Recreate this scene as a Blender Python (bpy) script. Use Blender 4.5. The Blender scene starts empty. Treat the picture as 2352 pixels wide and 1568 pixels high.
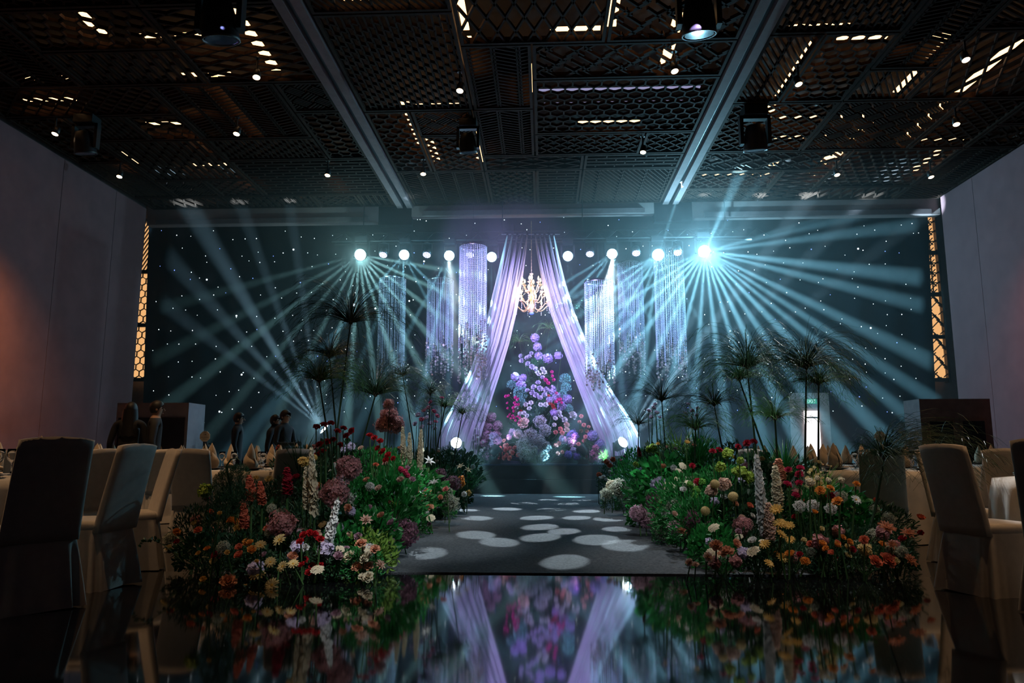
import bpy, math, random
import numpy as np
from mathutils import Vector, Matrix

S = bpy.context.scene
COL = S.collection
random.seed(7)
RNG = np.random.default_rng(7)
rad = math.radians

# ------------------------------------------------------------------ camera
FPX = 1676.0
CAM = Vector((0.16, 0.0, 1.0))
cam = bpy.data.objects.new('camera', bpy.data.cameras.new('camera'))
COL.objects.link(cam)
cam.location = CAM
cam.rotation_euler = (rad(98.5), 0, rad(2.5))
cam.data.sensor_width = 36
cam.data.lens = FPX / 2352 * 36
cam.data.clip_end = 100
S.camera = cam
CROT = Matrix.Rotation(rad(2.5), 3, 'Z') @ Matrix.Rotation(rad(98.5), 3, 'X')


def ray(x, y):
    return CROT @ Vector(((x - 1176) / FPX, (784 - y) / FPX, -1))


def PY(x, y, Y):                      # photo pixel -> point of the room at depth Y
    d = ray(x, y)
    return CAM + d * (Y / d.y)


def PZ(x, y, z):                      # photo pixel -> point of the room at height z
    d = ray(x, y)
    return CAM + d * ((z - CAM.z) / d.z)


# ------------------------------------------------------------------ world, exposure
S.view_settings.view_transform = 'Standard'
S.view_settings.look = 'None'
S.view_settings.exposure = 0.0
S.view_settings.gamma = 1.0
S.view_settings.use_curve_mapping = False
wd = bpy.data.worlds.new('world')
S.world = wd
wd.use_nodes = True
wd.node_tree.nodes['Background'].inputs[0].default_value = (0.010, 0.008, 0.010, 1)
wd.node_tree.nodes['Background'].inputs[1].default_value = 1.0
cy = S.cycles
cy.max_bounces = 5
cy.diffuse_bounces = 1
cy.glossy_bounces = 3
cy.transmission_bounces = 5
cy.transparent_max_bounces = 8
cy.adaptive_threshold = 0.12
cy.volume_bounces = 0
cy.caustics_reflective = False
cy.caustics_refractive = False
cy.sample_clamp_indirect = 2.0

HAZE_DENSITY = 0.022
HAZE_ANISO = 0.35
BEAM = 2.3            # common level of all moving heads
CYAN = (0.24, 0.62, 0.82)
TEAL = (0.32, 0.68, 0.70)
COOL = (0.42, 0.74, 0.95)

# stage moving heads: name, pixel of the lens, depth, power, colour, beam list (screen angle, depth swing, half angle, gain), unfocused share
HEADS = [
    ('A', (830, 585), 18.4, 42000, TEAL,
     [(10, -1, 2.0, .6), (24, -1, 2.0, .7), (37, -1, 2.0, .7), (49, -1, 2.0, .8), (61, -1, 2.0, .9), (72, -.5, 2.2, 1), (83, -.5, 2.0, .9), (94, -.5, 2.0, 1), (105, -.5, 2.2, .6),
      (117, -.5, 2.2, .4), (130, -.5, 2.2, .3), (142, .4, 2.4, .5), (153, .6, 2.4, .25), (165, .8, 2.4, .2)], .0012),
    ('B', (930, 585), 18.4, 30000, CYAN,
     [(46, 0, 2.4, .7), (62, 0, 2.2, .5), (90, 0, 2.2, 1.2), (112, 0, 2.0, .5), (131, 0, 2.4, .8)], .0006),
    ('C', (1033, 587), 18.4, 34000, CYAN,
     [(48, -.2, 2.0, .3), (58, 0, 2.0, .5), (69, 0, 2.0, .7), (90, 0, 1.9, .8), (101, 0, 2.2, 1.2), (118, 0, 2.2, .6)], .0006),
    ('D', (1130, 590), 18.4, 9000, CYAN, [(78, .5, 1.8, 1), (90, .4, 1.7, 1.2), (102, .4, 1.8, 1)], .0006),
    ('E', (1304, 588), 18.4, 9000, CYAN, [(78, .4, 1.8, 1), (90, .4, 1.7, 1.2), (102, .5, 1.8, .9)], .0006),
    ('F', (1405, 583), 18.4, 36000, CYAN,
     [(60, .1, 2.2, .8), (74, .1, 2.0, .9), (86, .1, 2.0, 1.0), (100, .1, 2.0, .8), (124, .1, 2.2, .8), (137, 0, 2.4, 1.0), (149, 0, 2.2, .7)], .0006),
    ('G', (1510, 585), 18.4, 48000, CYAN,
     [(-72, -1.5, 1.6, .8), (58, .1, 2.2, .5), (75, .1, 2.2, .7), (98, 0, 2.4, 1.0), (110, 0, 2.0, .9), (122, 0, 2.2, 1.2), (133, 0, 2.0, 1.0), (143, -.2, 2.2, 1.2), (154, -.2, 2.2, .9)], .0025),
    ('H', (1615, 577), 18.4, 84000, CYAN,
     [(-66, -2.6, 5.0, .13), (-52, -2.4, 3.6, .04), (-14, 1.5, 3.2, .45), (-7, .9, 2.6, .6), (7, .9, 3.0, .9), (14, .9, 2.6, .9), (26, .7, 2.6, 1.0),
      (33, .5, 2.1, 1.1), (39, .3, 2.1, 1.2), (46, -.4, 2.6, 1.0), (55, -.2, 2.6, .9), (64, -.4, 2.6, 1.0), (73, -.3, 2.4, .9), (83, -.4, 2.4, .9), (94, -.4, 2.2, .8),
      (105, -.4, 2.2, .9), (116, -.4, 2.1, .8), (127, -.4, 2.1, 1.0), (137, -.5, 2.0, 1.0), (147, -.5, 1.9, 1.0), (157, -.4, 1.8, .7)], .0045),
    # floor heads behind the flower beds
    ('I', (752, 992), 17.6, 26000, COOL,
     [(-98, .4, 2.0, .5), (-110, .4, 2.2, .5), (-121, .4, 3.0, .9), (-132, 1.2, 2.6, .6), (-142, 1.3, 2.6, .35)], .0006),
    ('J', (1425, 1020), 17.6, 44000, COOL,
     [(-72, .4, 1.6, .5), (-61, .4, 1.8, .9), (-53, .4, 2.2, 1.4), (-45, .4, 1.8, .9), (-37, .4, 1.6, .6)], .0006),
    ('K', (1049, 1018), 17.6, 3000, COOL, [(-100, .3, 2.4, .8), (-82, .3, 2.4, .6)], .004),
]
# lit discs thrown onto the runway: (pixel x, y, width in pixels), shared out between the four inner heads
DOTS = [(1290, 1288, 130), (1155, 1243, 110), (1365, 1237, 130), (1430, 1250, 130), (1235, 1232, 110), (1235, 1208, 100), (1100, 1226, 110), (1412, 1213, 80),
        (1100, 1188, 90), (1228, 1187, 90), (1320, 1187, 80), (1395, 1190, 90), (1075, 1170, 70), (1170, 1167, 80), (1262, 1168, 80),
        (1345, 1172, 80), (1210, 1154, 70), (1300, 1155, 70), (1255, 1146, 55),
        (1330, 1147, 55), (1535, 1243, 110), (985, 1268, 120), (1290, 1218, 90)]


# ------------------------------------------------------------------ helpers: objects
def tag(o, label=None, cat=None, group=None, kind=None):
    if label:
        o['label'] = label
    if cat:
        o['category'] = cat
    if group:
        o['group'] = group
    if kind:
        o['kind'] = kind
    return o


def thing(name, label, cat, loc=(0, 0, 0), rotz=0.0, group=None):
    o = bpy.data.objects.new(name, None)
    o.empty_display_size = .1
    COL.objects.link(o)
    o.location = loc
    o.rotation_euler = (0, 0, rotz)
    return tag(o, label, cat, group)


def link(name, me, parent=None, loc=None):
    o = bpy.data.objects.new(name, me)
    COL.objects.link(o)
    if parent is not None:
        o.parent = parent
    if loc is not None:
        o.location = loc
    return o


def copy_tree(o, parent=None):
    c = o.copy()
    COL.objects.link(c)
    c.parent = parent
    for ch in list(o.children):
        copy_tree(ch, c)
    return c


class MB:
    """collects shapes for one mesh"""

    def __init__(self):
        self.v = []
        self.f = []
        self.n = 0
        self.mi = []
        self.cur = 0

    def add(self, V, F):
        V = np.asarray(V, dtype=float).reshape(-1, 3)
        self.v.append(V)
        for q in F:
            self.f.append([int(i) + self.n for i in q])
            self.mi.append(self.cur)
        self.n += len(V)
        return self

    def box(self, x0, x1, y0, y1, z0, z1, M=None):
        V = np.array([(x, y, z) for x in (x0, x1) for y in (y0, y1) for z in (z0, z1)], float)
        if M is not None:
            V = xf(M, V)
        return self.add(V, [(0, 1, 3, 2), (4, 6, 7, 5), (0, 4, 5, 1), (2, 3, 7, 6), (0, 2, 6, 4), (1, 5, 7, 3)])

    def tube(self, pts, r, n=6, cap=True):
        P = np.asarray([tuple(p) for p in pts], float)
        k = len(P)
        R = np.full(k, r) if np.isscalar(r) else np.asarray(r, float)
        T = np.gradient(P, axis=0)
        T /= np.linalg.norm(T, axis=1)[:, None] + 1e-9
        ref = np.array([0, 0, 1.]) if abs(T[0, 2]) < .9 else np.array([1., 0, 0])
        V = []
        for i in range(k):
            a = np.cross(T[i], ref)
            a /= np.linalg.norm(a) + 1e-9
            b = np.cross(T[i], a)
            ang = np.arange(n) * 2 * math.pi / n
            V.append(P[i] + R[i] * (np.cos(ang)[:, None] * a + np.sin(ang)[:, None] * b))
        F = [(i * n + j, i * n + (j + 1) % n, (i + 1) * n + (j + 1) % n, (i + 1) * n + j) for i in range(k - 1) for j in range(n)]
        if cap:
            F.append(tuple(range(n)))
            F.append(tuple((k - 1) * n + j for j in reversed(range(n))))
        return self.add(np.vstack(V), F)

    def lathe(self, prof, n=16, M=None, cap=True):
        V = []
        for (r, z) in prof:
            for j in range(n):
                a = 2 * math.pi * j / n
                V.append((r * math.cos(a), r * math.sin(a), z))
        k = len(prof)
        F = [(i * n + j, i * n + (j + 1) % n, (i + 1) * n + (j + 1) % n, (i + 1) * n + j) for i in range(k - 1) for j in range(n)]
        if cap:
            F.append(tuple(reversed(range(n))))
            F.append(tuple((k - 1) * n + j for j in range(n)))
        V = np.array(V, float)
        if M is not None:
            V = xf(M, V)
        return self.add(V, F)

    def sphere(self, c, r, nu=8, nv=6, sx=1, sy=1, sz=1):
        prof = [(max(1e-4, math.sin(math.pi * i / nv)), -math.cos(math.pi * i / nv)) for i in range(nv + 1)]
        M = Matrix.Translation(c) @ Matrix.Diagonal((r * sx, r * sy, r * sz, 1))
        return self.lathe(prof, nu, M, cap=False)

    def grid(self, fn, nu, nv, closeu=False):
        V = [fn(i / nu, j / nv) for j in range(nv + 1) for i in range(nu + (0 if closeu else 1))]
        w = nu if closeu else nu + 1
        F = []
        for j in range(nv):
            for i in range(nu):
                i2 = (i + 1) % w
                F.append((j * w + i, j * w + i2, (j + 1) * w + i2, (j + 1) * w + i))
        return self.add(np.array([tuple(p) for p in V], float), F)

    def scatter(self, V0, F0, mats, offs):
        """many copies of a small shape; mats (N,3,3), offs (N,3)"""
        V0 = np.asarray(V0, float)
        N = len(offs)
        V = np.einsum('nij,kj->nki', mats, V0) + offs[:, None, :]
        F0 = [tuple(q) for q in F0]
        k = len(V0)
        base = self.n
        self.v.append(V.reshape(-1, 3))
        for i in range(N):
            o = base + i * k
            for q in F0:
                self.f.append([o + a for a in q])
                self.mi.append(self.cur)
        self.n += N * k
        return self

    def mesh(self, name, mats, smooth=False):
        me = bpy.data.meshes.new(name)
        V = np.vstack(self.v) if self.v else np.zeros((0, 3))
        me.from_pydata(V.tolist(), [], self.f)
        if not isinstance(mats, (list, tuple)):
            mats = [mats]
        for m in mats:
            me.materials.append(m)
        if len(mats) > 1:
            me.polygons.foreach_set('material_index', self.mi)
        if smooth:
            me.polygons.foreach_set('use_smooth', [True] * len(me.polygons))
        me.update()
        return me

    def build(self, name, mats, parent=None, loc=None, smooth=False):
        return link(name, self.mesh(name, mats, smooth), parent, loc)


def xf(M, V):
    M = np.array(M)
    return V @ M[:3, :3].T + M[:3, 3]


def rotmats(axis, spin, scale):
    """frames whose z axis is axis (N,3), turned by spin (N), scaled (N)"""
    z = axis / (np.linalg.norm(axis, axis=1)[:, None] + 1e-9)
    ref = np.where(np.abs(z[:, 2:3]) < .9, np.array([[0, 0, 1.]]), np.array([[1., 0, 0]]))
    x = np.cross(ref, z)
    x /= np.linalg.norm(x, axis=1)[:, None] + 1e-9
    y = np.cross(z, x)
    c, s = np.cos(spin)[:, None], np.sin(spin)[:, None]
    X = c * x + s * y
    Y = -s * x + c * y
    return np.stack([X, Y, z], axis=2) * np.asarray(scale).reshape(-1, 1, 1)


def aim(direction, up=(0, 0, 1)):
    """matrix with local +Z along direction"""
    q = Vector(direction).normalized().to_track_quat('Z', 'Y')
    return q.to_matrix().to_4x4()


# ------------------------------------------------------------------ helpers: materials
MATS = {}


def mat(name, col, rough=.6, var=.15, scale=8.0, metal=0.0, trans=0.0, ior=1.45, sheen=0.0, transl=0.0, alpha=1.0, spec=.5, bump=0.0, bscale=60.0, coat=0.0):
    if name in MATS:
        return MATS[name]
    m = bpy.data.materials.new(name)
    m.use_nodes = True
    nt = m.node_tree
    N, L = nt.nodes, nt.links
    b = N['Principled BSDF']
    out = N['Material Output']
    tc = N.new('ShaderNodeTexCoord')
    nz = N.new('ShaderNodeTexNoise')
    nz.inputs['Scale'].default_value = scale
    nz.inputs['Detail'].default_value = 3
    L.new(tc.outputs['Object'], nz.inputs['Vector'])
    cr = N.new('ShaderNodeValToRGB')
    lo = [max(0, c * (1 - var)) for c in col]
    hi = [min(1, c * (1 + var)) for c in col]
    cr.color_ramp.elements[0].position = .3
    cr.color_ramp.elements[0].color = (*lo, 1)
    cr.color_ramp.elements[1].position = .7
    cr.color_ramp.elements[1].color = (*hi, 1)
    L.new(nz.outputs['Fac'], cr.inputs[0])
    L.new(cr.outputs[0], b.inputs['Base Color'])
    b.inputs['Roughness'].default_value = rough
    b.inputs['Metallic'].default_value = metal
    b.inputs['IOR'].default_value = ior
    b.inputs['Transmission Weight'].default_value = trans
    b.inputs['Specular IOR Level'].default_value = spec
    if sheen:
        b.inputs['Sheen Weight'].default_value = sheen
    if coat:
        b.inputs['Coat Weight'].default_value = coat
    if alpha < 1:
        b.inputs['Alpha'].default_value = alpha
    if bump:
        n2 = N.new('ShaderNodeTexNoise')
        n2.inputs['Scale'].default_value = bscale
        L.new(tc.outputs['Object'], n2.inputs['Vector'])
        bp = N.new('ShaderNodeBump')
        bp.inputs['Strength'].default_value = bump
        bp.inputs['Distance'].default_value = .02
        L.new(n2.outputs['Fac'], bp.inputs['Height'])
        L.new(bp.outputs[0], b.inputs['Normal'])
    if transl:
        t = N.new('ShaderNodeBsdfTranslucent')
        L.new(cr.outputs[0], t.inputs['Color'])
        mx = N.new('ShaderNodeMixShader')
        mx.inputs[0].default_value = transl
        L.new(b.outputs[0], mx.inputs[1])
        L.new(t.outputs[0], mx.inputs[2])
        L.new(mx.outputs[0], out.inputs['Surface'])
    MATS[name] = m
    return m


def emit(name, col, strength, sample='NONE'):
    if name in MATS:
        return MATS[name]
    m = bpy.data.materials.new(name)
    m.use_nodes = True
    nt = m.node_tree
    nt.nodes.clear()
    o = nt.nodes.new('ShaderNodeOutputMaterial')
    e = nt.nodes.new('ShaderNodeEmission')
    e.inputs[0].default_value = (*col, 1)
    e.inputs[1].default_value = strength
    nt.links.new(e.outputs[0], o.inputs[0])
    m.cycles.emission_sampling = sample
    MATS[name] = m
    return m


def lamp(name, kind, loc, energy, color, parent=None, target=None, angle=60, blend=.5, size=.06):
    l = bpy.data.lights.new(name, kind)
    l.energy = energy
    l.color = color
    l.shadow_soft_size = size
    if kind == 'SPOT':
        l.spot_size = rad(angle)
        l.spot_blend = blend
    o = bpy.data.objects.new(name, l)
    COL.objects.link(o)
    o.location = loc
    if target is not None:
        o.rotation_euler = (Vector(target) - Vector(loc)).to_track_quat('-Z', 'Y').to_euler()
    return o


def gobo_lamp(name, P, dirs, energy, color, spill, blend=.9):
    """a moving head: a set of separate narrow beams leaving one lens; dirs = (direction, half angle, gain)"""
    for (d, half, gain) in dirs:
        lamp(name, 'SPOT', P, energy * gain, color, target=Vector(P) + Vector(d), angle=2 * half, blend=blend, size=.03)
    if spill:
        lamp(name, 'POINT', P, energy * spill, color, size=.05)


def head_beams(px, Y, beams):
    P = PY(px[0], px[1], Y)
    out = []
    for (a, dy, half, gain) in beams:
        T = PY(px[0] + 320 * math.cos(rad(a)), px[1] + 320 * math.sin(rad(a)), Y + dy)
        out.append(((T - P).normalized(), half, gain))
    return out

# ------------------------------------------------------------------ shared materials
M_FLOOR = mat('mirror_standin_floor', (.006, .006, .008), rough=.05, var=.4, scale=3, ior=2.15)  # gloss added to stand in for a mirror held below the lens
M_CARPET = mat('runway_carpet', (.085, .095, .105), rough=.95, var=.35, scale=45, bump=.5, bscale=180, spec=.1)
M_WALL = mat('mauve_wall_fabric', (.22, .112, .118), rough=.9, var=.08, scale=2.5, bump=.15, bscale=200, spec=.15)
M_WALLGAP = mat('wall_joint', (.06, .05, .05), rough=.9)
M_PLINTH = mat('wall_plinth', (.26, .20, .18), rough=.85, var=.1)
M_CEIL = mat('ceiling_void', (.012, .009, .008), rough=.95)
M_WOOD = mat('ceiling_lattice_wood', (.026, .014, .010), rough=.75, var=.3, scale=14, spec=.08)
M_RAIL = mat('ceiling_track_paint', (.16, .115, .115), rough=.7, var=.1, spec=.15)
M_BULK = mat('bulkhead_paint', (.30, .23, .22), rough=.85, var=.05, spec=.15)
M_BLACK = mat('black_metal', (.012, .012, .014), rough=.45, var=.2)
M_VELVET = mat('black_star_cloth', (.010, .013, .017), rough=.95, var=.25, scale=3, spec=.1)
M_STAGE = mat('stage_black_paint', (.014, .017, .024), rough=.42, var=.25, scale=5)
M_STRIP = emit('cove_strip_glow', (1.0, .56, .25), 3.6)
M_STRIPB = emit('cove_strip_pale', (.62, .60, 1.0), .45)
M_LATGLOW = emit('lattice_backlight', (1.0, .52, .20), .95)
M_BULB = emit('downlight_bulb', (1.0, .66, .36), 14.0)
M_DARKWOOD = mat('lattice_screen_wood', (.035, .02, .012), rough=.5, var=.3)
M_CHAIR = mat('cream_chair_cover', (.60, .54, .48), rough=.85, var=.06, scale=20, sheen=.3, bump=.12, bscale=260, spec=.2)
M_CLOTH = mat('cream_tablecloth', (.66, .60, .53), rough=.8, var=.05, scale=12, sheen=.3, bump=.1, bscale=220, spec=.2)
M_NAPKIN = mat('beige_napkin', (.62, .48, .33), rough=.75, var=.08, scale=16, sheen=.4, spec=.25)
M_GLASS = mat('clear_glass', (1, 1, 1), rough=.02, var=0, trans=1.0, ior=1.45)
M_PLATE = mat('charger_plate', (.10, .09, .085), rough=.25, var=.1)
M_LEAF = mat('leaf_green', (.022, .20, .040), rough=.45, var=.5, scale=6, transl=.25)
M_LEAFD = mat('leaf_dark_green', (.020, .070, .030), rough=.5, var=.5, scale=6, transl=.2)
M_LEAFY = mat('leaf_yellow_green', (.17, .30, .05), rough=.5, var=.4, scale=6, transl=.3)
M_TEALLEAF = mat('eucalyptus_teal', (.13, .34, .30), rough=.55, var=.35, scale=6, transl=.25)
M_STEM = mat('stem_green', (.05, .12, .035), rough=.5, var=.3)
M_GREY = mat('sage_filler', (.34, .36, .28), rough=.8, var=.3, scale=20, transl=.2)

# ------------------------------------------------------------------ structure: floor
RAMP_Y = 6.2
RAMP_T = math.tan(rad(2.0))  # slope added so reflections land as in a tilted mirror


def floor_z(y):
    return (RAMP_Y - y) * RAMP_T if y < RAMP_Y else 0.0


b = MB()
ys = [-3.0, RAMP_Y, 21.2]
V = []
for y in ys:
    for x in (-12.2, 12.2):
        V += [(x, y, floor_z(y)), (x, y, -.3)]
F = []
for i in range(2):
    a = i * 4
    F += [(a, a + 2, a + 6, a + 4), (a + 1, a + 5, a + 7, a + 3), (a, a + 4, a + 5, a + 1), (a + 2, a + 3, a + 7, a + 6)]
F += [(0, 1, 3, 2), (8, 10, 11, 9)]
b.add(V, F)
tag(b.build('floor', M_FLOOR), 'foreground floor made mirror black, standing in for a mirror held under the lens', kind='structure')

# runway carpet, its front edge lies across the aisle
b = MB()
b.box(-2.3, 2.4, RAMP_Y - .02, 17.25, -.02, .012)
tag(b.build('runway_carpet', M_CARPET), 'dark grey carpet runway leading up the aisle to the stage', 'carpet')


# ------------------------------------------------------------------ structure: walls
def side_wall(name, X, sgn, y1):
    core = MB().box(min(X, X + sgn * .3), max(X, X + sgn * .3), -3, y1, 0, 7.9).build(name, M_WALLGAP)
    tag(core, kind='structure')
    y = -3.0
    while y < y1 - .05:
        ye = min(y + 2.02, y1)
        a, c = (X - .025, X) if sgn > 0 else (X, X + .025)
        MB().box(a, c, y + .006, ye - .006, .12, 7.48).build('wall_panel', M_WALL, core)
        y = ye
    return core


side_wall('wall_left', -10.6, -1, 18.6)
side_wall('wall_right', 10.47, 1, 18.6)
wb = MB().box(-12.2, 12.2, 21.0, 21.2, -.1, 8.4).build('wall_back', M_PLINTH)
tag(wb, kind='structure')
for s, nm in ((-1, 'wall_left_return'), (1, 'wall_right_return')):
    o = MB().box(min(s * 12.1, s * 12.3), max(s * 12.1, s * 12.3), 18.5, 21.1, 0, 8.4).build(nm, M_BLACK)
    tag(o, kind='structure')

# backlit lattice screens beside the star cloth


def bar2(b, p, q, w, y0, y1):
    """bar in an XZ plane from p to q"""
    p = np.array(p, float)
    q = np.array(q, float)
    d = q - p
    ln = np.linalg.norm(d)
    if ln < .01:
        return
    d /= ln
    n = np.array([-d[1], d[0]]) * w / 2
    c = [p - n, q - n, q + n, p + n]
    V = [(x, y0, z) for x, z in c] + [(x, y1, z) for x, z in c]
    b.add(V, [(0, 1, 2, 3), (7, 6, 5, 4), (0, 4, 5, 1), (1, 5, 6, 2), (2, 6, 7, 3), (3, 7, 4, 0)])


def clip(seg, w, h):
    (x0, y0), (x1, y1) = seg
    dx, dy = x1 - x0, y1 - y0
    t0, t1 = 0.0, 1.0
    for p, q in ((-dx, x0), (dx, w - x0), (-dy, y0), (dy, h - y0)):
        if abs(p) < 1e-9:
            if q < 0:
                return None
        else:
            t = q / p
            if p < 0:
                t0 = max(t0, t)
            else:
                t1 = min(t1, t)
    if t1 - t0 < 1e-4:
        return None
    return (x0 + dx * t0, y0 + dy * t0), (x0 + dx * t1, y0 + dy * t1)


def pattern(kind, w, h, s=1.0):
    out = []
    if kind in ('rhomb', 'diag'):
        ang = 45 if kind == 'rhomb' else 22
        st = .21 * s if kind == 'rhomb' else .27 * s
        for sg in (1, -1):
            d = (math.cos(rad(ang)), sg * math.sin(rad(ang)))
            n = (-d[1], d[0])
            R = w + h
            k = -R
            while k < R:
                c = (w / 2 + n[0] * k, h / 2 + n[1] * k)
                out.append(((c[0] - d[0] * R, c[1] - d[1] * R), (c[0] + d[0] * R, c[1] + d[1] * R)))
                k += st
    elif kind == 'hex':
        e = .15 * s
        dy = e * 1.5
        dx = e * math.sqrt(3)
        r = -1
        while r * dy < h + e:
            x = -dx + (dx / 2 if r % 2 else 0)
            while x < w + dx:
                y = r * dy
                out += [((x, y), (x + dx / 2, y + e / 2)), ((x + dx / 2, y + e / 2), (x + dx, y)), ((x, y), (x, y - e))]
                x += dx
            r += 1
    elif kind == 'herring':
        L = .46 * s
        st = .115 * s
        k = 0
        y = -L
        while y < h + L:
            x = -L - (k % 4) * st
            while x < w + L:
                out += [((x, y), (x + L * .7, y + L * .7)), ((x + L * .7, y + L * .35), (x + L * 1.4, y - L * .35))]
                x += L * 1.4
            y += st * 1.42
            k += 1
    elif kind == 'herring_v':
        x = 0
        k = 0
        while x < w:
            out.append(((x, 0), (x, h)))
            y = (k % 3) * .2
            while y < h:
                out.append(((x, y), (x + .12, y + .08)))
                y += .3
            x += .115 * s
            k += 1
    elif kind == 'chevron':
        p = .42 * s
        y = -p
        x = 0
        i = 0
        while x < w + p:
            out.append(((x, 0), (x, h)))
            out.append(((x + .05, 0), (x + .05, h)))
            x += p
        while y < h + p:
            x = 0
            i = 0
            while x < w + p:
                d = .16 * s if i % 2 else -.16 * s
                out.append(((x, y), (x + p, y + d)))
                x += p
                i += 1
            y += .115 * s
    elif kind == 'brick':
        y = 0
        k = 0
        while y < h:
            out.append(((0, y), (w, y)))
            out.append(((0, y + .05), (w, y + .05)))
            x = (k % 2) * .22
            while x < w:
                out.append(((x, y), (x, y + .18 * s)))
                x += .44 * s
            y += .18 * s
            k += 1
    elif kind == 'slats':
        k = -h
        while k < w + h:
            out.append(((k, 0), (k + h * .6, h)))
            k += .12 * s
        x = .35
        while x < w:
            out.append(((x, 0), (x, h)))
            x += .55
    elif kind == 'weave':
        L = .30 * s
        for i in range(-2, int(w / L * 2) + 3):
            for j in range(-2, int(h / L * 2) + 3):
                cx, cy_ = i * L, j * L
                cx, cy_ = (cx + cy_) * .7, (cy_ - cx) * .7 + h / 2
                for q in (-.3, -.1, .1, .3):
                    if (i + j) % 2:
                        out.append(((cx - L * .35 + q * L * .7, cy_ - L * .35 - q * L * .7), (cx + L * .35 + q * L * .7, cy_ + L * .35 - q * L * .7)))
                    else:
                        out.append(((cx - L * .35 - q * L * .7, cy_ + L * .35 - q * L * .7), (cx + L * .35 - q * L * .7, cy_ - L * .35 - q * L * .7)))
    elif kind == 'star':
        c = .34 * s
        for i in range(int(w / c) + 2):
            for j in range(int(h / c) + 2):
                x, y = i * c, j * c
                for a in range(0, 360, 45):
                    out.append(((x, y), (x + c * .5 * math.cos(rad(a)), y + c * .5 * math.sin(rad(a)))))
                out += [((x, y + c / 2), (x + c / 2, y + c)), ((x + c / 2, y), (x + c, y + c / 2))]
        out += [((0, j * c / 2), (w, j * c / 2)) for j in range(int(h / c * 2) + 2)][::2]
    return [q for q in (clip(sg, w, h) for sg in out) if q]


def lattice_screen(name, label, x0, x1, z0, z1, y, kinds):
    t = thing(name, label, 'wall light', ((x0 + x1) / 2, y, z0))
    cx = (x0 + x1) / 2
    n = len(kinds)
    hgt = (z1 - z0) / n
    MB().box(x0 - cx, x1 - cx, .10, .13, 0, z1 - z0).build('light_panel', M_LATGLOW, t)
    MB().box(x0 - cx - .06, x0 - cx, -.05, .16, -.08, z1 - z0 + .08).build('frame_post', M_DARKWOOD, t)
    MB().box(x1 - cx, x1 - cx + .06, -.05, .16, -.08, z1 - z0 + .08).build('frame_post', M_DARKWOOD, t)
    MB().box(x0 - cx, x1 - cx, .15, .20, 0, z1 - z0).build('back_board', M_DARKWOOD, t)
    for i, kd in enumerate(kinds):
        b = MB()
        for (p, q) in pattern(kd, x1 - x0, hgt - .1, .85):
            bar2(b, (p[0] + x0 - cx, p[1] + i * hgt + .05), (q[0] + x0 - cx, q[1] + i * hgt + .05), .022, -.01, .03)
        b.box(x0 - cx, x1 - cx, -.03, .05, i * hgt - .05, i * hgt + .05)
        b.box(x0 - cx, x1 - cx, -.03, .05, (i + 1) * hgt - .06, (i + 1) * hgt + .02)
        tag(b.build('lattice', M_DARKWOOD, t), kind='stuff')


lattice_screen('lattice_wall_light', 'tall amber backlit lattice screen between the left wall and the star cloth', -12.0, -10.95, 3.05, 7.9, 20.75, ['hex', 'hex', 'slats'])
lattice_screen('lattice_wall_light', 'tall amber backlit lattice screen beside the right wall, star and branch pattern', 10.35, 11.4, 2.95, 7.8, 20.75, ['herring', 'herring', 'star', 'star'])

# ------------------------------------------------------------------ star cloth
sc = thing('star_cloth', 'black star cloth backdrop dotted with tiny white and blue lights', 'backdrop', (0, 20.4, 0))
b = MB()
XL0, XL1 = -11.52, -11.18
XR0, XR1 = 11.05, 10.72


def cloth(u, v):
    xl = XL1 + (XL0 - XL1) * v
    xr = XR1 + (XR0 - XR1) * v
    x = xl + (xr - xl) * u
    return (x, .05 * math.sin(u * 150) * (1 - .3 * v), .02 + v * 7.9)


b.grid(cloth, 360, 3)
b.build('cloth', M_VELVET, sc, smooth=True)
M_STARW = emit('star_white', (.80, .93, 1.0), 2.6)
M_STARB = emit('star_blue', (.18, .28, 1.0), 2.6)
star_px = [(475, 642, 2), (674, 573, 2), (543, 725, 2), (555, 860, 2), (504, 945, 2), (813, 700, 3), (1971, 571, 2), (2000, 753, 2), (940, 691, 2), (974, 600, 2), (862, 708, 2), (965, 504, 1)]
stars = [(x, y, s, 0) for x, y, s in star_px]
gx, gy = 40, 36
for iy in range(int((960 - 500) / gy) + 1):
    for ix in range(int((2110 - 345) / gx) + 1):
        x = 345 + ix * gx + random.uniform(-16, 16) + (iy % 2) * 18
        y = 505 + iy * gy + random.uniform(-14, 14)
        if x > 2112 or random.random() < .12:
            continue
        stars.append((x, y, random.choice((.75, .85, .95, 1.1)), 1 if random.random() < .16 else 0))
for kind, m in ((0, M_STARW), (1, M_STARB)):
    b = MB()
    for (x, y, s, k) in stars:
        if k == kind:
            p = PY(x, y, 20.32)
            b.sphere(p - Vector((0, 20.4, 0)), .0135 * s, 6, 4)
    tag(b.build('star_light', m, sc), kind='stuff')

# ------------------------------------------------------------------ ceiling
CZ = 7.5
ce = MB().box(-12.2, 12.2, -3, 21.2, 8.45, 8.6).build('ceiling', M_CEIL)
tag(ce, kind='structure')


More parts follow.
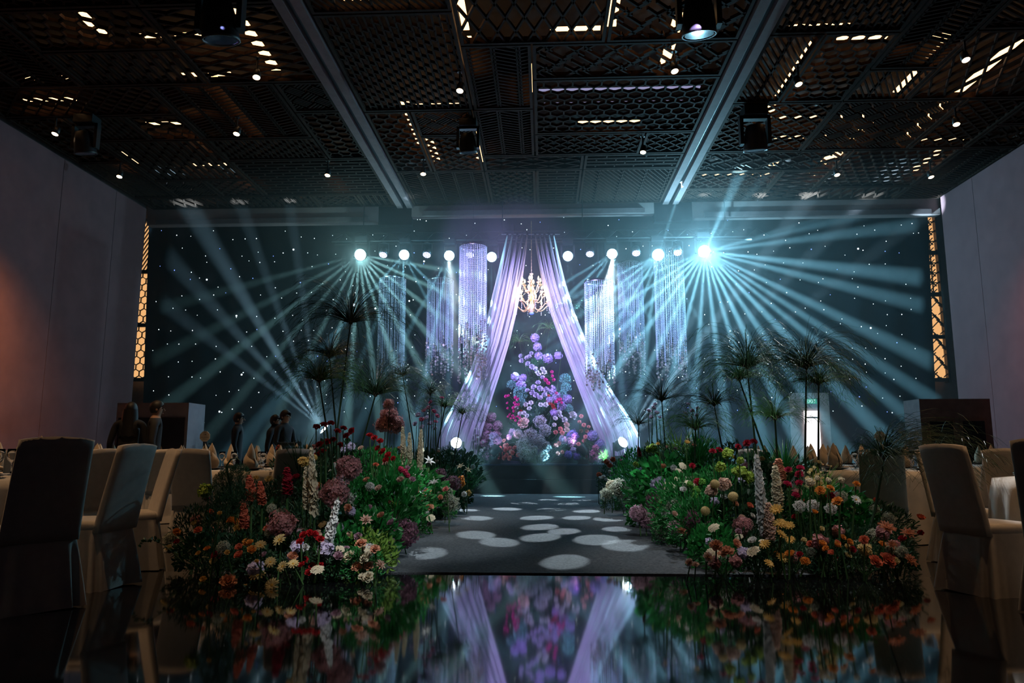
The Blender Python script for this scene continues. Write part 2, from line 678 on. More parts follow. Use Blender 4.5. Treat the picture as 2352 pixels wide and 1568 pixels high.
def lat_panel(x0, x1, y0, y1, kind):
    f = MB()
    g = .018
    fw = .05
    f.box(x0 + g, x1 - g, y0 + g, y0 + g + fw, CZ - .02, CZ + .09)
    f.box(x0 + g, x1 - g, y1 - g - fw, y1 - g, CZ - .02, CZ + .09)
    f.box(x0 + g, x0 + g + fw, y0 + g + fw, y1 - g - fw, CZ - .02, CZ + .09)
    f.box(x1 - g - fw, x1 - g, y0 + g + fw, y1 - g - fw, CZ - .02, CZ + .09)
    fr = f.build('lattice_panel', M_WOOD, ce)
    b = MB()
    w, h = x1 - x0 - .13, y1 - y0 - .13
    rot = random.random() < .35 and kind not in ('chevron', 'herring_v')
    segs = pattern(kind, h, w) if rot else pattern(kind, w, h)
    for (p, q) in segs:
        if rot:
            p, q = (p[1], p[0]), (q[1], q[0])
        p = np.array(p) + (x0 + .065, y0 + .065)
        q = np.array(q) + (x0 + .065, y0 + .065)
        d = q - p
        ln = np.linalg.norm(d)
        if ln < .02:
            continue
        n = np.array([-d[1], d[0]]) / ln * .016
        c = [p - n, q - n, q + n, p + n]
        V = [(x, y, CZ) for x, y in c] + [(x, y, CZ + .055) for x, y in c]
        b.add(V, [(3, 2, 1, 0), (0, 1, 5, 4), (1, 2, 6, 5), (2, 3, 7, 6), (3, 0, 4, 7)])
    tag(b.build('lattice', M_WOOD, fr), kind='stuff')


center = [(-3.3, -1.16, 10.0, 13.2, 'herring_v'), (-1.16, 1.19, 7.4, 10.95, 'diag'), (1.19, 3.3, 7.4, 10.95, 'herring'), (-1.16, 0, 10.95, 13.2, 'chevron'),
          (0, 3.3, 10.95, 12.1, 'herring'), (0, 3.3, 12.1, 14.35, 'hex'), (-3.3, -2.4, 13.2, 16.3, 'hex'), (-2.4, -1.2, 13.2, 14.35, 'weave'),
          (-2.4, -1.2, 14.35, 16.3, 'rhomb'), (-1.2, 0, 13.2, 15.45, 'chevron'), (0, 2.3, 14.35, 15.45, 'rhomb'), (2.3, 3.3, 14.35, 15.45, 'rhomb'),
          (-1.2, 1.1, 15.45, 16.3, 'diag'), (1.1, 3.3, 15.45, 16.3, 'brick'), (-3.3, -1.2, 16.3, 18.7, 'chevron'), (-1.2, 0, 16.3, 18.7, 'rhomb'),
          (0, 1.1, 16.3, 18.7, 'brick'), (1.1, 3.3, 16.3, 18.7, 'slats'), (-3.3, -1.16, 7.4, 10.0, 'slats')]
for p in center:
    lat_panel(*p)
GX = [4.64, 5.8, 6.96, 8.1, 9.3]
GY = [7.4 + 1.15 * k for k in range(10)] + [18.7]
KINDS = ['herring', 'diag', 'rhomb', 'hex', 'slats', 'brick', 'chevron', 'weave', 'herring_v']
rs = random.Random(21)
for side in (-1, 1):
    X = [3.75] + GX + [10.45]
    used = set()
    for j in range(len(GY) - 1):
        for i in range(len(X) - 1):
            if (i, j) in used:
                continue
            w = rs.choice((1, 2, 2, 3))
            h = rs.choice((1, 1, 2, 2))
            w = min(w, len(X) - 1 - i)
            h = min(h, len(GY) - 1 - j)
            while any((i + a, j) in used for a in range(w)):
                w -= 1
            for a in range(w):
                for c in range(h):
                    used.add((i + a, j + c))
            xa, xb = X[i] * side, X[i + w] * side
            lat_panel(min(xa, xb), max(xa, xb), GY[j], GY[j + h], rs.choice(KINDS))
# rails that carry the folding partition
for s in (-1, 1):
    for dx in (-.13, .13):
        o = MB().box(s * 3.53 + dx - .075, s * 3.53 + dx + .075, -2.5, 18.7, CZ - .07, CZ + .2).build('track_rail', M_RAIL, ce)
    MB().box(s * 3.53 - .05, s * 3.53 + .05, -2.5, 18.7, CZ + .03, CZ + .2).build('track_slot', M_BLACK, ce)
# glowing strips above the lattice
STR_X = [(-6.95, 9.7, 10.65), (-4.55, 10.0, 11.9), (-5.78, 12.1, 14.2), (-7.08, 13.9, 15.0), (-9.4, 15.3, 16.0), (-7.0, 16.3, 17.2), (-4.9, 16.4, 17.5), (-1.08, 9.7, 10.8), (-1.07, 11, 11.8),
         (-.1, 11.9, 12.9), (-2.5, 13.2, 15.2), (-2.3, 14.4, 16.1), (1.26, 9.8, 10.8), (2.3, 10.5, 12.0), (4.68, 11.4, 14.2), (6.85, 11.4, 13.2), (8.0, 11.5, 15.4), (6.9, 14.5, 16.4), (5.6, 16.5, 17.4),
         (6.75, 16.0, 17.4), (9.1, 16.0, 17.2), (-1.28, 14.6, 16.2), (8.15, 9.6, 11.0)]
STR_Y = [(10.75, -6.4, -4.9), (12.0, -9.2, -8.2), (12.8, -9.8, -8.8), (13.0, -7.1, -6.2), (13.9, -8.0, -7.3), (16.1, -8.2, -7.3), (14.25, .9, 2.2), (11.2, 1.3, 2.2), (10.85, .3, 1.1), (10.95, 4.1, 5.1),
         (11.3, 5.0, 6.8), (14.2, 4.7, 6.8), (15.15, 5.1, 6.6), (15.4, 8.3, 9.3), (17.3, 4.0, 5.3), (9.9, -2.9, -1.4), (13.35, -2.3, -1.35), (14.0, -2.2, -1.5), (12.0, -6.4, -5.4)]
for (x, y0, y1) in STR_X:
    MB().box(x - .085, x + .085, y0, y1, CZ + .17, CZ + .19).build('light_strip', M_STRIP, ce)
for (y, x0, x1) in STR_Y:
    MB().box(x0, x1, y - .05, y + .05, CZ + .17, CZ + .19).build('light_strip', M_STRIP, ce)
for (y, x0, x1) in [(12.32, .1, 3.0), (12.85, .1, 3.1), (13.4, .2, 3.1)]:
    MB().box(x0, x1, y - .03, y + .03, CZ + .17, CZ + .19).build('light_strip', M_STRIPB, ce)

# bulkhead over the stage opening
for i, (x0, x1, z0, z1) in enumerate([(-10.6, -4.25, 7.06, 7.5), (-3.35, 3.1, 7.2, 7.5), (4.1, 10.47, 7.06, 7.5)]):
    o = MB().box(x0, x1, 18.7, 18.95, z0, z1 + .9).build('trim_%d' % (i + 1), M_BULK)
    tag(o, kind='structure')
    MB().box(x0 + .3, x1 - .25, 18.64, 18.7, z0, z0 + .13).build('lip', M_RAIL, o)
for i, (x0, x1) in enumerate([(-4.25, -3.35), (3.1, 4.1)]):
    o = MB().box(x0, x1, 18.72, 18.95, 6.98, 8.4).build('trim_%d' % (i + 4), M_BLACK)
    tag(o, kind='structure')


# ------------------------------------------------------------------ downlights in the ceiling
def downlight(p, label, rz):
    t = thing('ceiling_downlight', label, 'downlight', p, rz, 'ceiling downlights')
    tilt = Matrix.Rotation(rad(-18), 4, 'X')
    b = MB()
    b.tube([(0, 0, .12), (0, 0, .36)], .018, 6)
    b.lathe([(.05, .34), (.05, .36)], 10)
    b.build('stem', M_BLACK, t)
    MB().lathe([(.05, .16), (.062, .12), (.066, .0), (.060, .0), (.054, .03)], 12, tilt, cap=False).build('can', M_BLACK, t, smooth=True)
    MB().lathe([(.001, -.016), (.04, -.010), (.062, .004), (.001, .014)], 12, tilt, cap=False).build('bulb', M_BULB, t)
    return t


DL = [((126, 308), 'small lit ceiling downlight above the near end of the left wall'), ((274, 406), 'small lit ceiling downlight near the far end of the left wall'),
      ((589, 178), 'small lit ceiling downlight, front one between left track and left wall'), ((543, 308), 'small lit ceiling downlight amid lattice over the left tables, second row'),
      ((752, 403), 'small lit ceiling downlight left of the left track near the stage'), ((1056, 209), 'bright ceiling downlight left of centre between the two tracks, front row'),
      ((972, 400), 'bright ceiling downlight just right of the left track near the stage'), ((1550, 164), 'small lit ceiling downlight just left of the right track, front row'),
      ((1477, 350), 'small lit ceiling downlight left of the right track, back row'), ((1835, 194), 'small lit ceiling downlight just right of the right track'),
      ((2219, 138), 'small lit ceiling downlight nearest the top right corner'), ((2197, 286), 'small lit ceiling downlight over the right tables, second row'),
      ((1923, 402), 'small lit ceiling downlight right of the stage beams, back row'), ((2139, 407), 'small lit ceiling downlight near the far end of the right wall')]
WARM = (1.0, .60, .30)
for k_, (px, lb) in enumerate(DL):
    p = PZ(px[0], px[1], 7.15)
    downlight(p, lb, random.uniform(-.6, .6))
    if k_ in (2, 3, 9, 11):
        lamp('downlight_lamp', 'SPOT', p + Vector((0, 0, -.03)), 60, WARM, target=(p.x, p.y - .3, 0), angle=48, blend=.7, size=.04)
# similar lamps without fixtures, added over the near tables above the frame
for (x, y, e) in [(-4.6, 5.6, 330), (-5.8, 8.6, 420), (-3.4, 9.4, 420), (4.6, 5.8, 300), (4.64, 9.2, 400), (6.9, 8.0, 360), (2.3, 5.9, 120), (-3.0, 4.4, 160), (3.2, 4.2, 120)]:
    p = Vector((x, y, 7.15))
    lamp('downlight_lamp', 'SPOT', p + Vector((0, 0, -.03)), e, WARM, target=(x, y, 0), angle=56, blend=.8, size=.04)
# wall washers grazing the side walls
lamp('wall_washer_lamp', 'SPOT', (-8.6, 11.0, 5.0), 1000, (1.0, .45, .12), target=(-10.6, 11.9, 3.4), angle=92, blend=1, size=.1)
lamp('wall_washer_lamp', 'SPOT', (8.6, 13.2, 6.4), 500, (1.0, .30, .24), target=(10.5, 14.0, 3.6), angle=85, blend=1, size=.1)

# ------------------------------------------------------------------ stage
st = thing('stage', 'black stage platform with a step at the end of the runway', 'stage', (0, 17.2, 0))
MB().box(-6.2, 6.2, 0, 3.1, 0, .34).build('lower_step', M_STAGE, st)
MB().box(-6.2, 6.2, .14, 3.1, .34, .66).build('upper_deck', M_STAGE, st)
MB().box(-6.2, 6.2, .11, .16, .655, .685).build('deck_edge', mat('stage_edge_light_tint', (.05, .08, .16), rough=.35), st)  # blue light caught by the deck edge, put into its colour
DECK = .66

# ------------------------------------------------------------------ lighting truss and heads
tr = thing('lighting_truss', 'black lighting truss across the stage carrying the row of lamps', 'truss', (0, 18.55, 6.45))
b = MB()
for (dy, dz) in ((-.14, 0), (.14, 0), (0, .26)):
    b.tube([(-5.4, dy, dz), (5.6, dy, dz)], .022, 6)
b.build('chord', M_BLACK, tr)
b = MB()
k = -5.4
while k < 5.5:
    b.tube([(k, -.14, 0), (k + .3, 0, .26)], .010, 4)
    b.tube([(k + .3, 0, .26), (k + .6, -.14, 0)], .010, 4)
    b.tube([(k, .14, 0), (k + .3, 0, .26)], .010, 4)
    k += .6
b.build('brace', M_BLACK, tr)
for x in (-4.6, -.9, 1.2, 4.9):
    MB().tube([(x, 0, .26), (x, 0, 1.9)], .012, 5).build('hanger_cable', M_BLACK, tr)

M_LENS = emit('lamp_lens_white', (.85, .97, 1.0), 22.0)
M_LENSD = emit('lamp_lens_soft', (.75, .95, 1.0), 4.0)
M_LENSP = emit('par_led_violet', (.62, .66, 1.0), 3.0)


def moving_head(loc, d, sc, lens, label, hang=True, name='moving_head_light', group=None, lens_r=.15):
    """yoke lamp; d = direction the lens looks"""
    t = thing(name, label, 'stage light', loc, 0, group)
    s = 1 if hang else -1
    b = MB().box(-.16 * sc, .16 * sc, -.12 * sc, .12 * sc, s * .36 * sc, s * .50 * sc)
    b.build('base', M_BLACK, t)
    y = MB()
    for sx in (-1, 1):
        y.box(sx * .19 * sc - .025 * sc, sx * .19 * sc + .025 * sc, -.05 * sc, .05 * sc, min(s * -.05, s * .36) * sc, max(s * -.05, s * .36) * sc)
    y.box(-.21 * sc, .21 * sc, -.05 * sc, .05 * sc, min(s * .32, s * .37) * sc, max(s * .32, s * .37) * sc)
    y.build('yoke', M_BLACK, t)
    A = aim(d)
    h = MB().lathe([(.05 * sc, -.24 * sc), (.12 * sc, -.22 * sc), (.15 * sc, -.08 * sc), (.165 * sc, .1 * sc), (.17 * sc, .13 * sc), (.155 * sc, .13 * sc), (.15 * sc, .11 * sc)], 18, A, cap=False)
    h.build('head', M_BLACK, t, smooth=True)
    MB().lathe([(.001, .118 * sc), (lens_r * sc, .118 * sc), (lens_r * sc, .124 * sc), (.001, .126 * sc)], 18, A, cap=False).build('lens', lens, t)
    return t


def par_can(loc, d, label, lens, group, sc=1.0):
    t = thing('par_light', label, 'stage light', loc, 0, group)
    A = aim(d)
    MB().lathe([(.03 * sc, -.16 * sc), (.10 * sc, -.14 * sc), (.12 * sc, .06 * sc), (.105 * sc, .06 * sc)], 16, A, cap=False).build('can', M_BLACK, t, smooth=True)
    b = MB()
    for r, n in ((.0, 1), (.045, 6), (.085, 12)):
        for i in range(n):
            a = 2 * math.pi * i / n
            b.lathe([(.001, .062 * sc), (.019 * sc, .062 * sc), (.014 * sc, .07 * sc), (.001, .072 * sc)], 8, A @ Matrix.Translation((r * sc * math.cos(a), r * sc * math.sin(a), 0)), cap=False)
    b.build('led_cluster', lens, t)
    MB().lathe([(.001, .05 * sc), (.105 * sc, .05 * sc), (.105 * sc, .054 * sc), (.001, .054 * sc)], 16, A, cap=False).build('reflector', mat('par_reflector', (.35, .37, .6), rough=.2, metal=.8), t)
    y = MB()
    for s in (-1, 1):
        y.tube([(s * .13 * sc, 0, 0), (s * .13 * sc, 0, .26 * sc), (0, 0, .30 * sc)], .010 * sc, 4)
    y.build('bracket', M_BLACK, t)
    return t


HEAD_LABEL = {
    'A': 'blazing white moving head lamp at the left end of the stage light row',
    'B': 'round bright stage lamp above the leftmost crystal column',
    'C': 'round bright stage lamp next to the tall left crystal column',
    'D': 'dim round stage lamp just left of the white drape',
    'E': 'dim round stage lamp just right of the white drape',
    'F': 'round bright stage lamp over the crystal columns right of the drape',
    'G': 'blazing stage lamp in front of the tallest right crystal column',
    'H': 'blazing white moving head lamp at the right end, throwing the widest fan of beams',
    'I': 'moving head lamp standing behind the left flower bed, beams rising left',
    'J': 'moving head lamp at the right foot of the drape, beam rising right',
    'K': 'round white lamp at the left foot of the drape on stage'}
DOT_POWER = 13000
dot_share = {'C': [], 'F': []}
for i, (dx, dy, w) in enumerate(DOTS):
    key = 'C' if dx < 1220 else 'F'
    dot_share[key].append((dx, dy, w))
for (nm, px, Y, power, colr, beams, spill) in HEADS:
    P = PY(px[0], px[1], Y)
    lens = M_LENS if nm in 'ABCFGHIJK' else M_LENSD
    low = nm in 'IJK'
    size = .95 if nm in 'AGH' else .85
    d = Vector((.0, -.9, -.25 if not low else .12))
    if nm == 'J':
        d = Vector((.45, -.7, .4))
    if nm == 'I':
        d = Vector((-.6, -.4, .6))
    moving_head(P, d, size, lens, HEAD_LABEL[nm], hang=not low)
    dirs = head_beams(px, Y, beams)
    if nm in dot_share:
        dd = []
        for (dx, dy, w) in dot_share[nm]:
            T_ = PZ(dx, dy, .012)
            r = w / 2 * T_.y / FPX * .74
            v = T_ - P
            dd.append((v.normalized(), math.degrees(math.atan(r / v.length)) * 1.12, 1.0))
        gobo_lamp('moving_head_lamp', P + Vector((.0, -.25, -.12)), dd, DOT_POWER, (.80, .93, 1.0), 0, .18)
    gobo_lamp('moving_head_lamp', P + d.normalized() * .22, dirs, power * BEAM, colr, spill)
# stands under the three floor lamps
for nm, px, Y in (('I', (752, 992), 17.6), ('J', (1425, 1020), 17.6), ('K', (1049, 1018), 17.6)):
    P = PY(px[0], px[1], Y)
    if abs(P.x) < 6.0:
        t = thing('lamp_stand', {'I': 'black lamp stand behind the left flower bed', 'J': 'black lamp stand at the right foot of the drape', 'K': 'black lamp stand at the left foot of the drape'}[nm], 'lamp stand', (P.x, P.y, DECK))
        hh = P.z - .50 * .85 - DECK
        MB().box(-.17, .17, -.13, .13, 0, max(.04, hh)).build('riser', M_BLACK, t)
for i, (x, y) in enumerate([(881, 582), (981, 582), (1080, 582), (1355, 580), (1461, 578), (1556, 577)]):
    par_can(PY(x, y, 18.45), Vector((-.05, -.55, -.83)),
            ['small oval violet lamp between the two leftmost stage lamps', 'small oval violet lamp between second and third stage lamps from the left', 'small oval violet lamp seen through the tall left crystal column',
             'small oval violet lamp right of the dim lamp beside the drape', 'small oval violet lamp left of the blazing lamp over the runway', 'small oval violet lamp left of the rightmost stage lamp'][i], M_LENSP, 'violet par lamps on the truss')
# heads hung from the ceiling
CH = [((505, 60), 'big black moving head hanging from the ceiling at upper left', 1.5), ((1075, 335), 'black moving head hanging under the centre bay of the ceiling', 1.05),
      ((1605, 50), 'black moving head hanging at the top edge beside the right track', 1.4), ((1735, 325), 'dark moving head hanging right of the right track in the haze', 1.35),
      ((195, 335), 'dark moving head hanging in the shade over the left wall', 1.2)]
for (px, lb, s) in CH:
    p = PZ(px[0], px[1], 7.47 - .5 * s)
    moving_head(p, Vector((.05, .25, -1)), s, mat('dark_lens', (.02, .025, .05), rough=.1), lb, lens_r=.14)
# violet and pink wash from the ceiling heads over the stage
VIO = (.48, .42, 1.0)
PINK = (1.0, .42, .80)
p1 = PZ(1075, 335, 6.85)
p2 = PZ(1605, 50, 6.6)
p3 = PZ(505, 60, 6.6)
p4 = PZ(1735, 325, 6.7)
WASH = [(p1 + Vector((-.2, 0, -.3)), (-1.0, 18.2, 3.9), 4200, VIO, 52), (p1 + Vector((.2, 0, -.3)), (1.0, 18.2, 3.9), 4400, VIO, 52), (p2, (.05, 18.4, 1.9), 1700, (.66, .48, 1.0), 13),
        (p3, (-3.0, 18.0, 4.3), 1300, (.36, .38, 1.0), 20), (p4 + Vector((0, 0, -.3)), (3.0, 17.8, 4.4), 900, (.36, .38, 1.0), 30)]
for (P, T, e, c, a) in WASH:
    lamp('wash_lamp', 'SPOT', P, e, c, target=T, angle=a, blend=.8, size=.08)
# cool front light on the flower beds from the near moving heads
lamp('wash_lamp', 'SPOT', p2 + Vector((.1, -.2, -.2)), 950, (.92, .97, 1.0), target=(-1.2, 7.8, .5), angle=24, blend=.8, size=.08)
lamp('wash_lamp', 'SPOT', p2 + Vector((-.15, -.2, -.2)), 900, (.92, .97, 1.0), target=(2.0, 7.3, .5), angle=32, blend=.8, size=.08)
p_added = Vector((1.3, 1.6, 7.1))       # unseen front lamp, added over the aisle to brighten the beds
for (P_, T_, e_, a_) in [(p_added, PY(832, 1272, 5.6), 1300, 9), (p4, Vector((3.75, 5.25, .48)), 2600, 5), (p_added, PY(765, 1170, 6.2), 700, 14), (p_added, PY(940, 1100, 9.0), 1300, 15), (p_added, PY(1560, 1130, 8.6), 1000, 15), (p_added, PY(1790, 1140, 6.5), 420, 16)]:
    lamp('wash_lamp', 'SPOT', P_ + Vector((.1, -.25, -.2)), e_, (.92, .97, 1.0), target=T_, angle=a_, blend=.6, size=.06)
for tx in (-1.75, 1.85):
    lamp('wash_lamp', 'SPOT', p1 + Vector((.3 * tx / 1.8, -.3, -.35)), 1000, (.88, .95, 1.0), target=(tx, 11.6, .6), angle=38, blend=.9, size=.08)

# ------------------------------------------------------------------ drapes over the stage
m = bpy.data.materials.new('white_chiffon')
m.use_nodes = True
N, L = m.node_tree.nodes, m.node_tree.links
bs = N['Principled BSDF']
nz = N.new('ShaderNodeTexNoise')
nz.inputs['Scale'].default_value = 3
cr = N.new('ShaderNodeValToRGB')
cr.color_ramp.elements[0].color = (.74, .70, .80, 1)
cr.color_ramp.elements[1].color = (.86, .83, .88, 1)
L.new(nz.outputs['Fac'], cr.inputs[0])
L.new(cr.outputs[0], bs.inputs['Base Color'])
bs.inputs['Roughness'].default_value = .7
bs.inputs['Sheen Weight'].default_value = .3
tl = N.new('ShaderNodeBsdfTranslucent')
L.new(cr.outputs[0], tl.inputs['Color'])
mx = N.new('ShaderNodeMixShader')
mx.inputs[0].default_value = .45
L.new(bs.outputs[0], mx.inputs[1])
L.new(tl.outputs[0], mx.inputs[2])
tp = N.new('ShaderNodeBsdfTransparent')
mx2 = N.new('ShaderNodeMixShader')
mx2.inputs[0].default_value = .16
L.new(mx.outputs[0], mx2.inputs[1])
L.new(tp.outputs[0], mx2.inputs[2])
L.new(mx2.outputs[0], N['Material Output'].inputs['Surface'])
M_CHIFFON = m
DY = 18.15


def interp(pts, v):
    ys = [p[1] for p in pts]
    y = ys[0] + (ys[-1] - ys[0]) * v
    return float(np.interp(y, ys, [p[0] for p in pts])), y


OUT_L = [(1160, 541), (1150, 590), (1138, 650), (1122, 720), (1103, 790), (1080, 850), (1050, 912), (1020, 968), (1008, 1000), (1004, 1062)]
INN_L = [(1217, 541), (1210, 590), (1200, 650), (1187, 720), (1170, 790), (1152, 850), (1132, 912), (1110, 985), (1092, 1058)]
OUT_R = [(1277, 541), (1286, 590), (1299, 650), (1320, 720), (1345, 780), (1377, 850), (1408, 900), (1445, 955), (1470, 1000), (1476, 1062)]
INN_R = [(1224, 541), (1232, 590), (1244, 650), (1264, 720), (1289, 790), (1312, 850), (1335, 912), (1362, 985), (1388, 1058)]


def drape(label, OUT, INN, name='stage_drape'):
    t = thing(name, label, 'drape', PY((OUT[0][0] + INN[0][0]) / 2, 541, DY))
    o0 = t.location.copy()
    NS = 5
    b = MB()
    for i in range(NS):
        def fn(u, v, i=i):
            w = .16 + .86 * min(1, (v / .24)) ** .75
            uu = (i + .5 + (u - .5) * w) / NS
            xo, yo = interp(OUT, v)
            xi, yi = interp(INN, v)
            x = xo + (xi - xo) * uu
            y = yo + (yi - yo) * uu
            p = PY(x, y, DY)
            am = .11 * (1 - .25 * v)
            p.y += am * math.cos((u - .5) * 2 * math.pi) * (.6 + .4 * math.sin(i * 2.1 + v * 3)) + .03 * math.sin(u * 25 + v * 9 + i) * v + .022 * math.sin(u * 14 + i * 2 + v * 4)
            p.y += .35 * v * v * (1 - uu) - .1 * v
            return p - o0
        b.grid(fn, 18, 46)
    b.build('fabric', M_CHIFFON, t, smooth=True)
    for i in range(NS):
        c = MB()
        x = OUT[0][0] + (INN[0][0] - OUT[0][0]) * (i + .5) / NS
        p = PY(x, 541, DY) - o0
        c.box(p.x - .03, p.x + .03, p.y - .02, p.y + .02, p.z - .02, p.z + .06).build('clip', M_BLACK, t)


drape('white chiffon drape sweeping down to the left of the chandelier', OUT_L, INN_L)
drape('white chiffon drape sweeping down to the right of the chandelier', OUT_R, INN_R)
pr = PY(1152, 538, DY)
pq = PY(1286, 538, DY)
rl = thing('drape_rail', 'thin rail over the stage from which the white drapes hang', 'rail', pr)
MB().tube([(0, 0, 0), pq - pr], .014, 6).build('tube', mat('rail_steel', (.5, .5, .55), rough=.3, metal=.9), rl)
for q in (.2, .8):
    MB().tube([(pq - pr) * q, (pq - pr) * q + Vector((0, .2, .3))], .006, 5).build('cord', M_BLACK, rl)

# ------------------------------------------------------------------ chandelier
M_CHGOLD = mat('chandelier_crystal_gold', (.70, .46, .24), rough=.18, var=.15, scale=30, metal=.25, coat=.6)
M_FLAME = emit('candle_bulb_glow', (1.0, .76, .45), 7.0)
M_DROP = mat('crystal_drop', (.85, .80, .82), rough=.08, var=.1, metal=.4)
chY = 18.45
cc = PY(1221, 690, chY)
cd = thing('chandelier', 'gold crystal candle chandelier hanging between the white drapes', 'chandelier', cc)
SC = chY / FPX            # metres per photo pixel here
b = MB()
prof = [(1, -30), (6, -27), (7, -20), (8, -12), (5, -8), (3, -2), (6, 4), (7, 10), (4, 16), (2.5, 22), (5, 27), (6, 32), (3, 37), (2.2, 42), (4.5, 46), (2.5, 50), (3.8, 56), (2.4, 60), (5, 63), (4.5, 65), (1, 66)]
b.lathe([(r * SC, z * SC) for r, z in prof], 14)
b.build('column', M_CHGOLD, cd, smooth=True)
b = MB()
z = 66 * SC
top = PY(1221, 545, chY).z - cc.z + .4
k = 0
while z < top:
    b.tube([(0, 0, z), (0, 0, z + .05)], .010 if k % 2 else .006, 5)
    z += .045
    k += 1
b.build('chain', M_CHGOLD, cd)
tiers = [(8, 44, -12, -14, 8), (6, 33, 12, 6, 7), (6, 22, 36, 30, 6)]
for (n, R, zc, z0, hh) in tiers:
    for i in range(n):
        a = 2 * math.pi * (i + .3) / n
        ca, sa = math.cos(a), math.sin(a)
        pts = []
        for s in np.linspace(0, 1, 9):
            r = 5 + (R - 5) * s
            zz = z0 - 16 * math.sin(math.pi * min(1, s * 1.25)) * (.7) * (1 if s < .8 else 1) + (zc - z0 + 2) * s ** 3
            pts.append((ca * r * SC, sa * r * SC, zz * SC))
        arm = MB().tube(pts, 1.25 * SC, 6).build('arm', M_CHGOLD, cd, smooth=True)
        tip = Vector(pts[-1])
        MB().lathe([(1 * SC, -1 * SC), (4.5 * SC, 1.5 * SC), (5.2 * SC, 3 * SC), (1.5 * SC, 2.2 * SC), (1.3 * SC, 7 * SC), (.2 * SC, 7 * SC)], 9, Matrix.Translation(tip), cap=False).build('candle_cup', M_CHGOLD, arm, smooth=True)
        MB().lathe([(.3 * SC, 7 * SC), (1.7 * SC, 8.5 * SC), (2.2 * SC, 11 * SC), (1.5 * SC, 14 * SC), (.1 * SC, 17.5 * SC)], 8, Matrix.Translation(tip), cap=False).build('candle_bulb', M_FLAME, arm, smooth=True)
        d = MB()
        for q in range(3):
            d.tube([(tip.x * .96, tip.y * .96, tip.z - (2 + q * 5) * SC), (tip.x * .96, tip.y * .96, tip.z - (5.5 + q * 5) * SC)], [.9 * SC, .45 * SC], 5)
        d.sphere((tip.x * .96, tip.y * .96, tip.z - 18 * SC), 1.2 * SC, 6, 4)
        d.build('crystal_pendant', M_DROP, arm)
MB().sphere((0, 0, -31 * SC), 6 * SC, 10, 6, sz=.6).build('base_ball', mat('chandelier_blue_glass', (.15, .25, .8), rough=.05, coat=1), cd, smooth=True)
for dx in (-.3, .3):
    lamp('chandelier_lamp', 'POINT', cc + Vector((dx, -.3, .1)), 26, (1.0, .66, .36), size=.12)

# ------------------------------------------------------------------ crystal columns
M_BEAD = mat('crystal_bead', (.62, .64, .86), rough=.25, var=.3, scale=70, metal=.4)
M_COIN = mat('sequin_disc', (.62, .56, .50), rough=.16, var=.3, scale=30, metal=.85)
M_RING = mat('column_ring_chrome', (.6, .62, .7), rough=.2, metal=1)
CRY = [(902, 640, 846, 884, 31, 19.1, 'leftmost hanging crystal bead column, above the left flower bed'), (1012, 643, 820, 878, 31, 19.4, 'dim crystal bead column hanging left of the tall one'),
       (1087, 566, 800, 882, 32, 17.4, 'tall sparkling crystal bead column hanging against the left drape'), (1375, 648, 850, 900, 33, 17.7, 'crystal bead column hanging nearest the right drape'),
       (1447, 606, 800, 866, 29, 19.5, 'dim crystal bead column hanging behind its neighbours right of the drape'), (1535, 578, 830, 880, 34, 19.1, 'tall crystal bead column hanging under the right blazing lamp')]
for (x, yt, yb, ye, hw, Y, lb) in CRY:
    c = PY(x, yt, Y)
    r = hw * Y / FPX
    t = thing('crystal_column', lb, 'crystal column', c, 0, 'hanging crystal columns')
    MB().lathe([(r * 1.02, -.03), (r * 1.02, .03), (r * .96, .03), (r * .96, -.03), (r * 1.02, -.03)], 28, cap=False).build('ring', M_RING, t, smooth=True)
    b = MB()
    for i in range(3):
        a = i * 2.09
        b.tube([(r * math.cos(a), r * math.sin(a), .03), (0, 0, .5), (0, 0, 1.2)], .005, 4)
    b.build('hanger_cable', M_BLACK, t)
    L1 = c.z - PY(x, yb, Y).z
    L2 = c.z - PY(x, ye, Y).z
    bs_, co = MB(), MB()
    rg = random.Random(x)
    octv = [(0, 0, 1), (1, 0, 0), (0, 1, 0), (-1, 0, 0), (0, -1, 0), (0, 0, -1)]
    octf = [(0, 1, 2), (0, 2, 3), (0, 3, 4), (0, 4, 1), (5, 2, 1), (5, 3, 2), (5, 4, 3), (5, 1, 4)]
    offs, sc_ = [], []
    coff, cax, csc = [], [], []
    for ringr, n in ((1.0, 44), (.66, 16)):
        for i in range(n):
            a = 2 * math.pi * (i + .5 * (ringr < 1)) / n
            px_, py_ = r * ringr * math.cos(a), r * ringr * math.sin(a)
            ll = L1 * (.72 + .3 * rg.random()) if rg.random() < .8 else L1 * 1.05
            z = -.03
            while z > -ll:
                offs.append((px_, py_, z))
                sc_.append(.0105)
                z -= .045
            if rg.random() < .55:
                le = ll + (L2 - ll) * (.35 + .65 * rg.random())
                while z > -le:
                    coff.append((px_, py_, z))
                    ang = rg.uniform(0, 6.28)
                    cax.append((math.cos(ang), math.sin(ang), .05))
                    big = rg.random() < .6
                    csc.append(.030 if big else .014)
                    z -= .075 if big else .045
    offs = np.array(offs)
    mats_ = np.repeat(np.diag([.012, .012, .023])[None], len(offs), axis=0)
    bs_.scatter(octv, octf, mats_, offs)
    tag(bs_.build('bead_strands', M_BEAD, t), kind='stuff')
    disc = [(math.cos(k * math.pi / 4), math.sin(k * math.pi / 4), 0) for k in range(8)]
    dv = [(x_, y_, .06) for x_, y_, _ in disc] + [(x_, y_, -.06) for x_, y_, _ in disc]
    df = [tuple(range(8)), tuple(reversed(range(8, 16)))] + [(k, k + 8, (k + 1) % 8 + 8, (k + 1) % 8) for k in range(8)]
    coff = np.array(coff)
    co.scatter(dv, df, rotmats(np.array(cax), np.zeros(len(cax)), np.array(csc)), coff)
    tag(co.build('sequin_strings', M_COIN, t), kind='stuff')

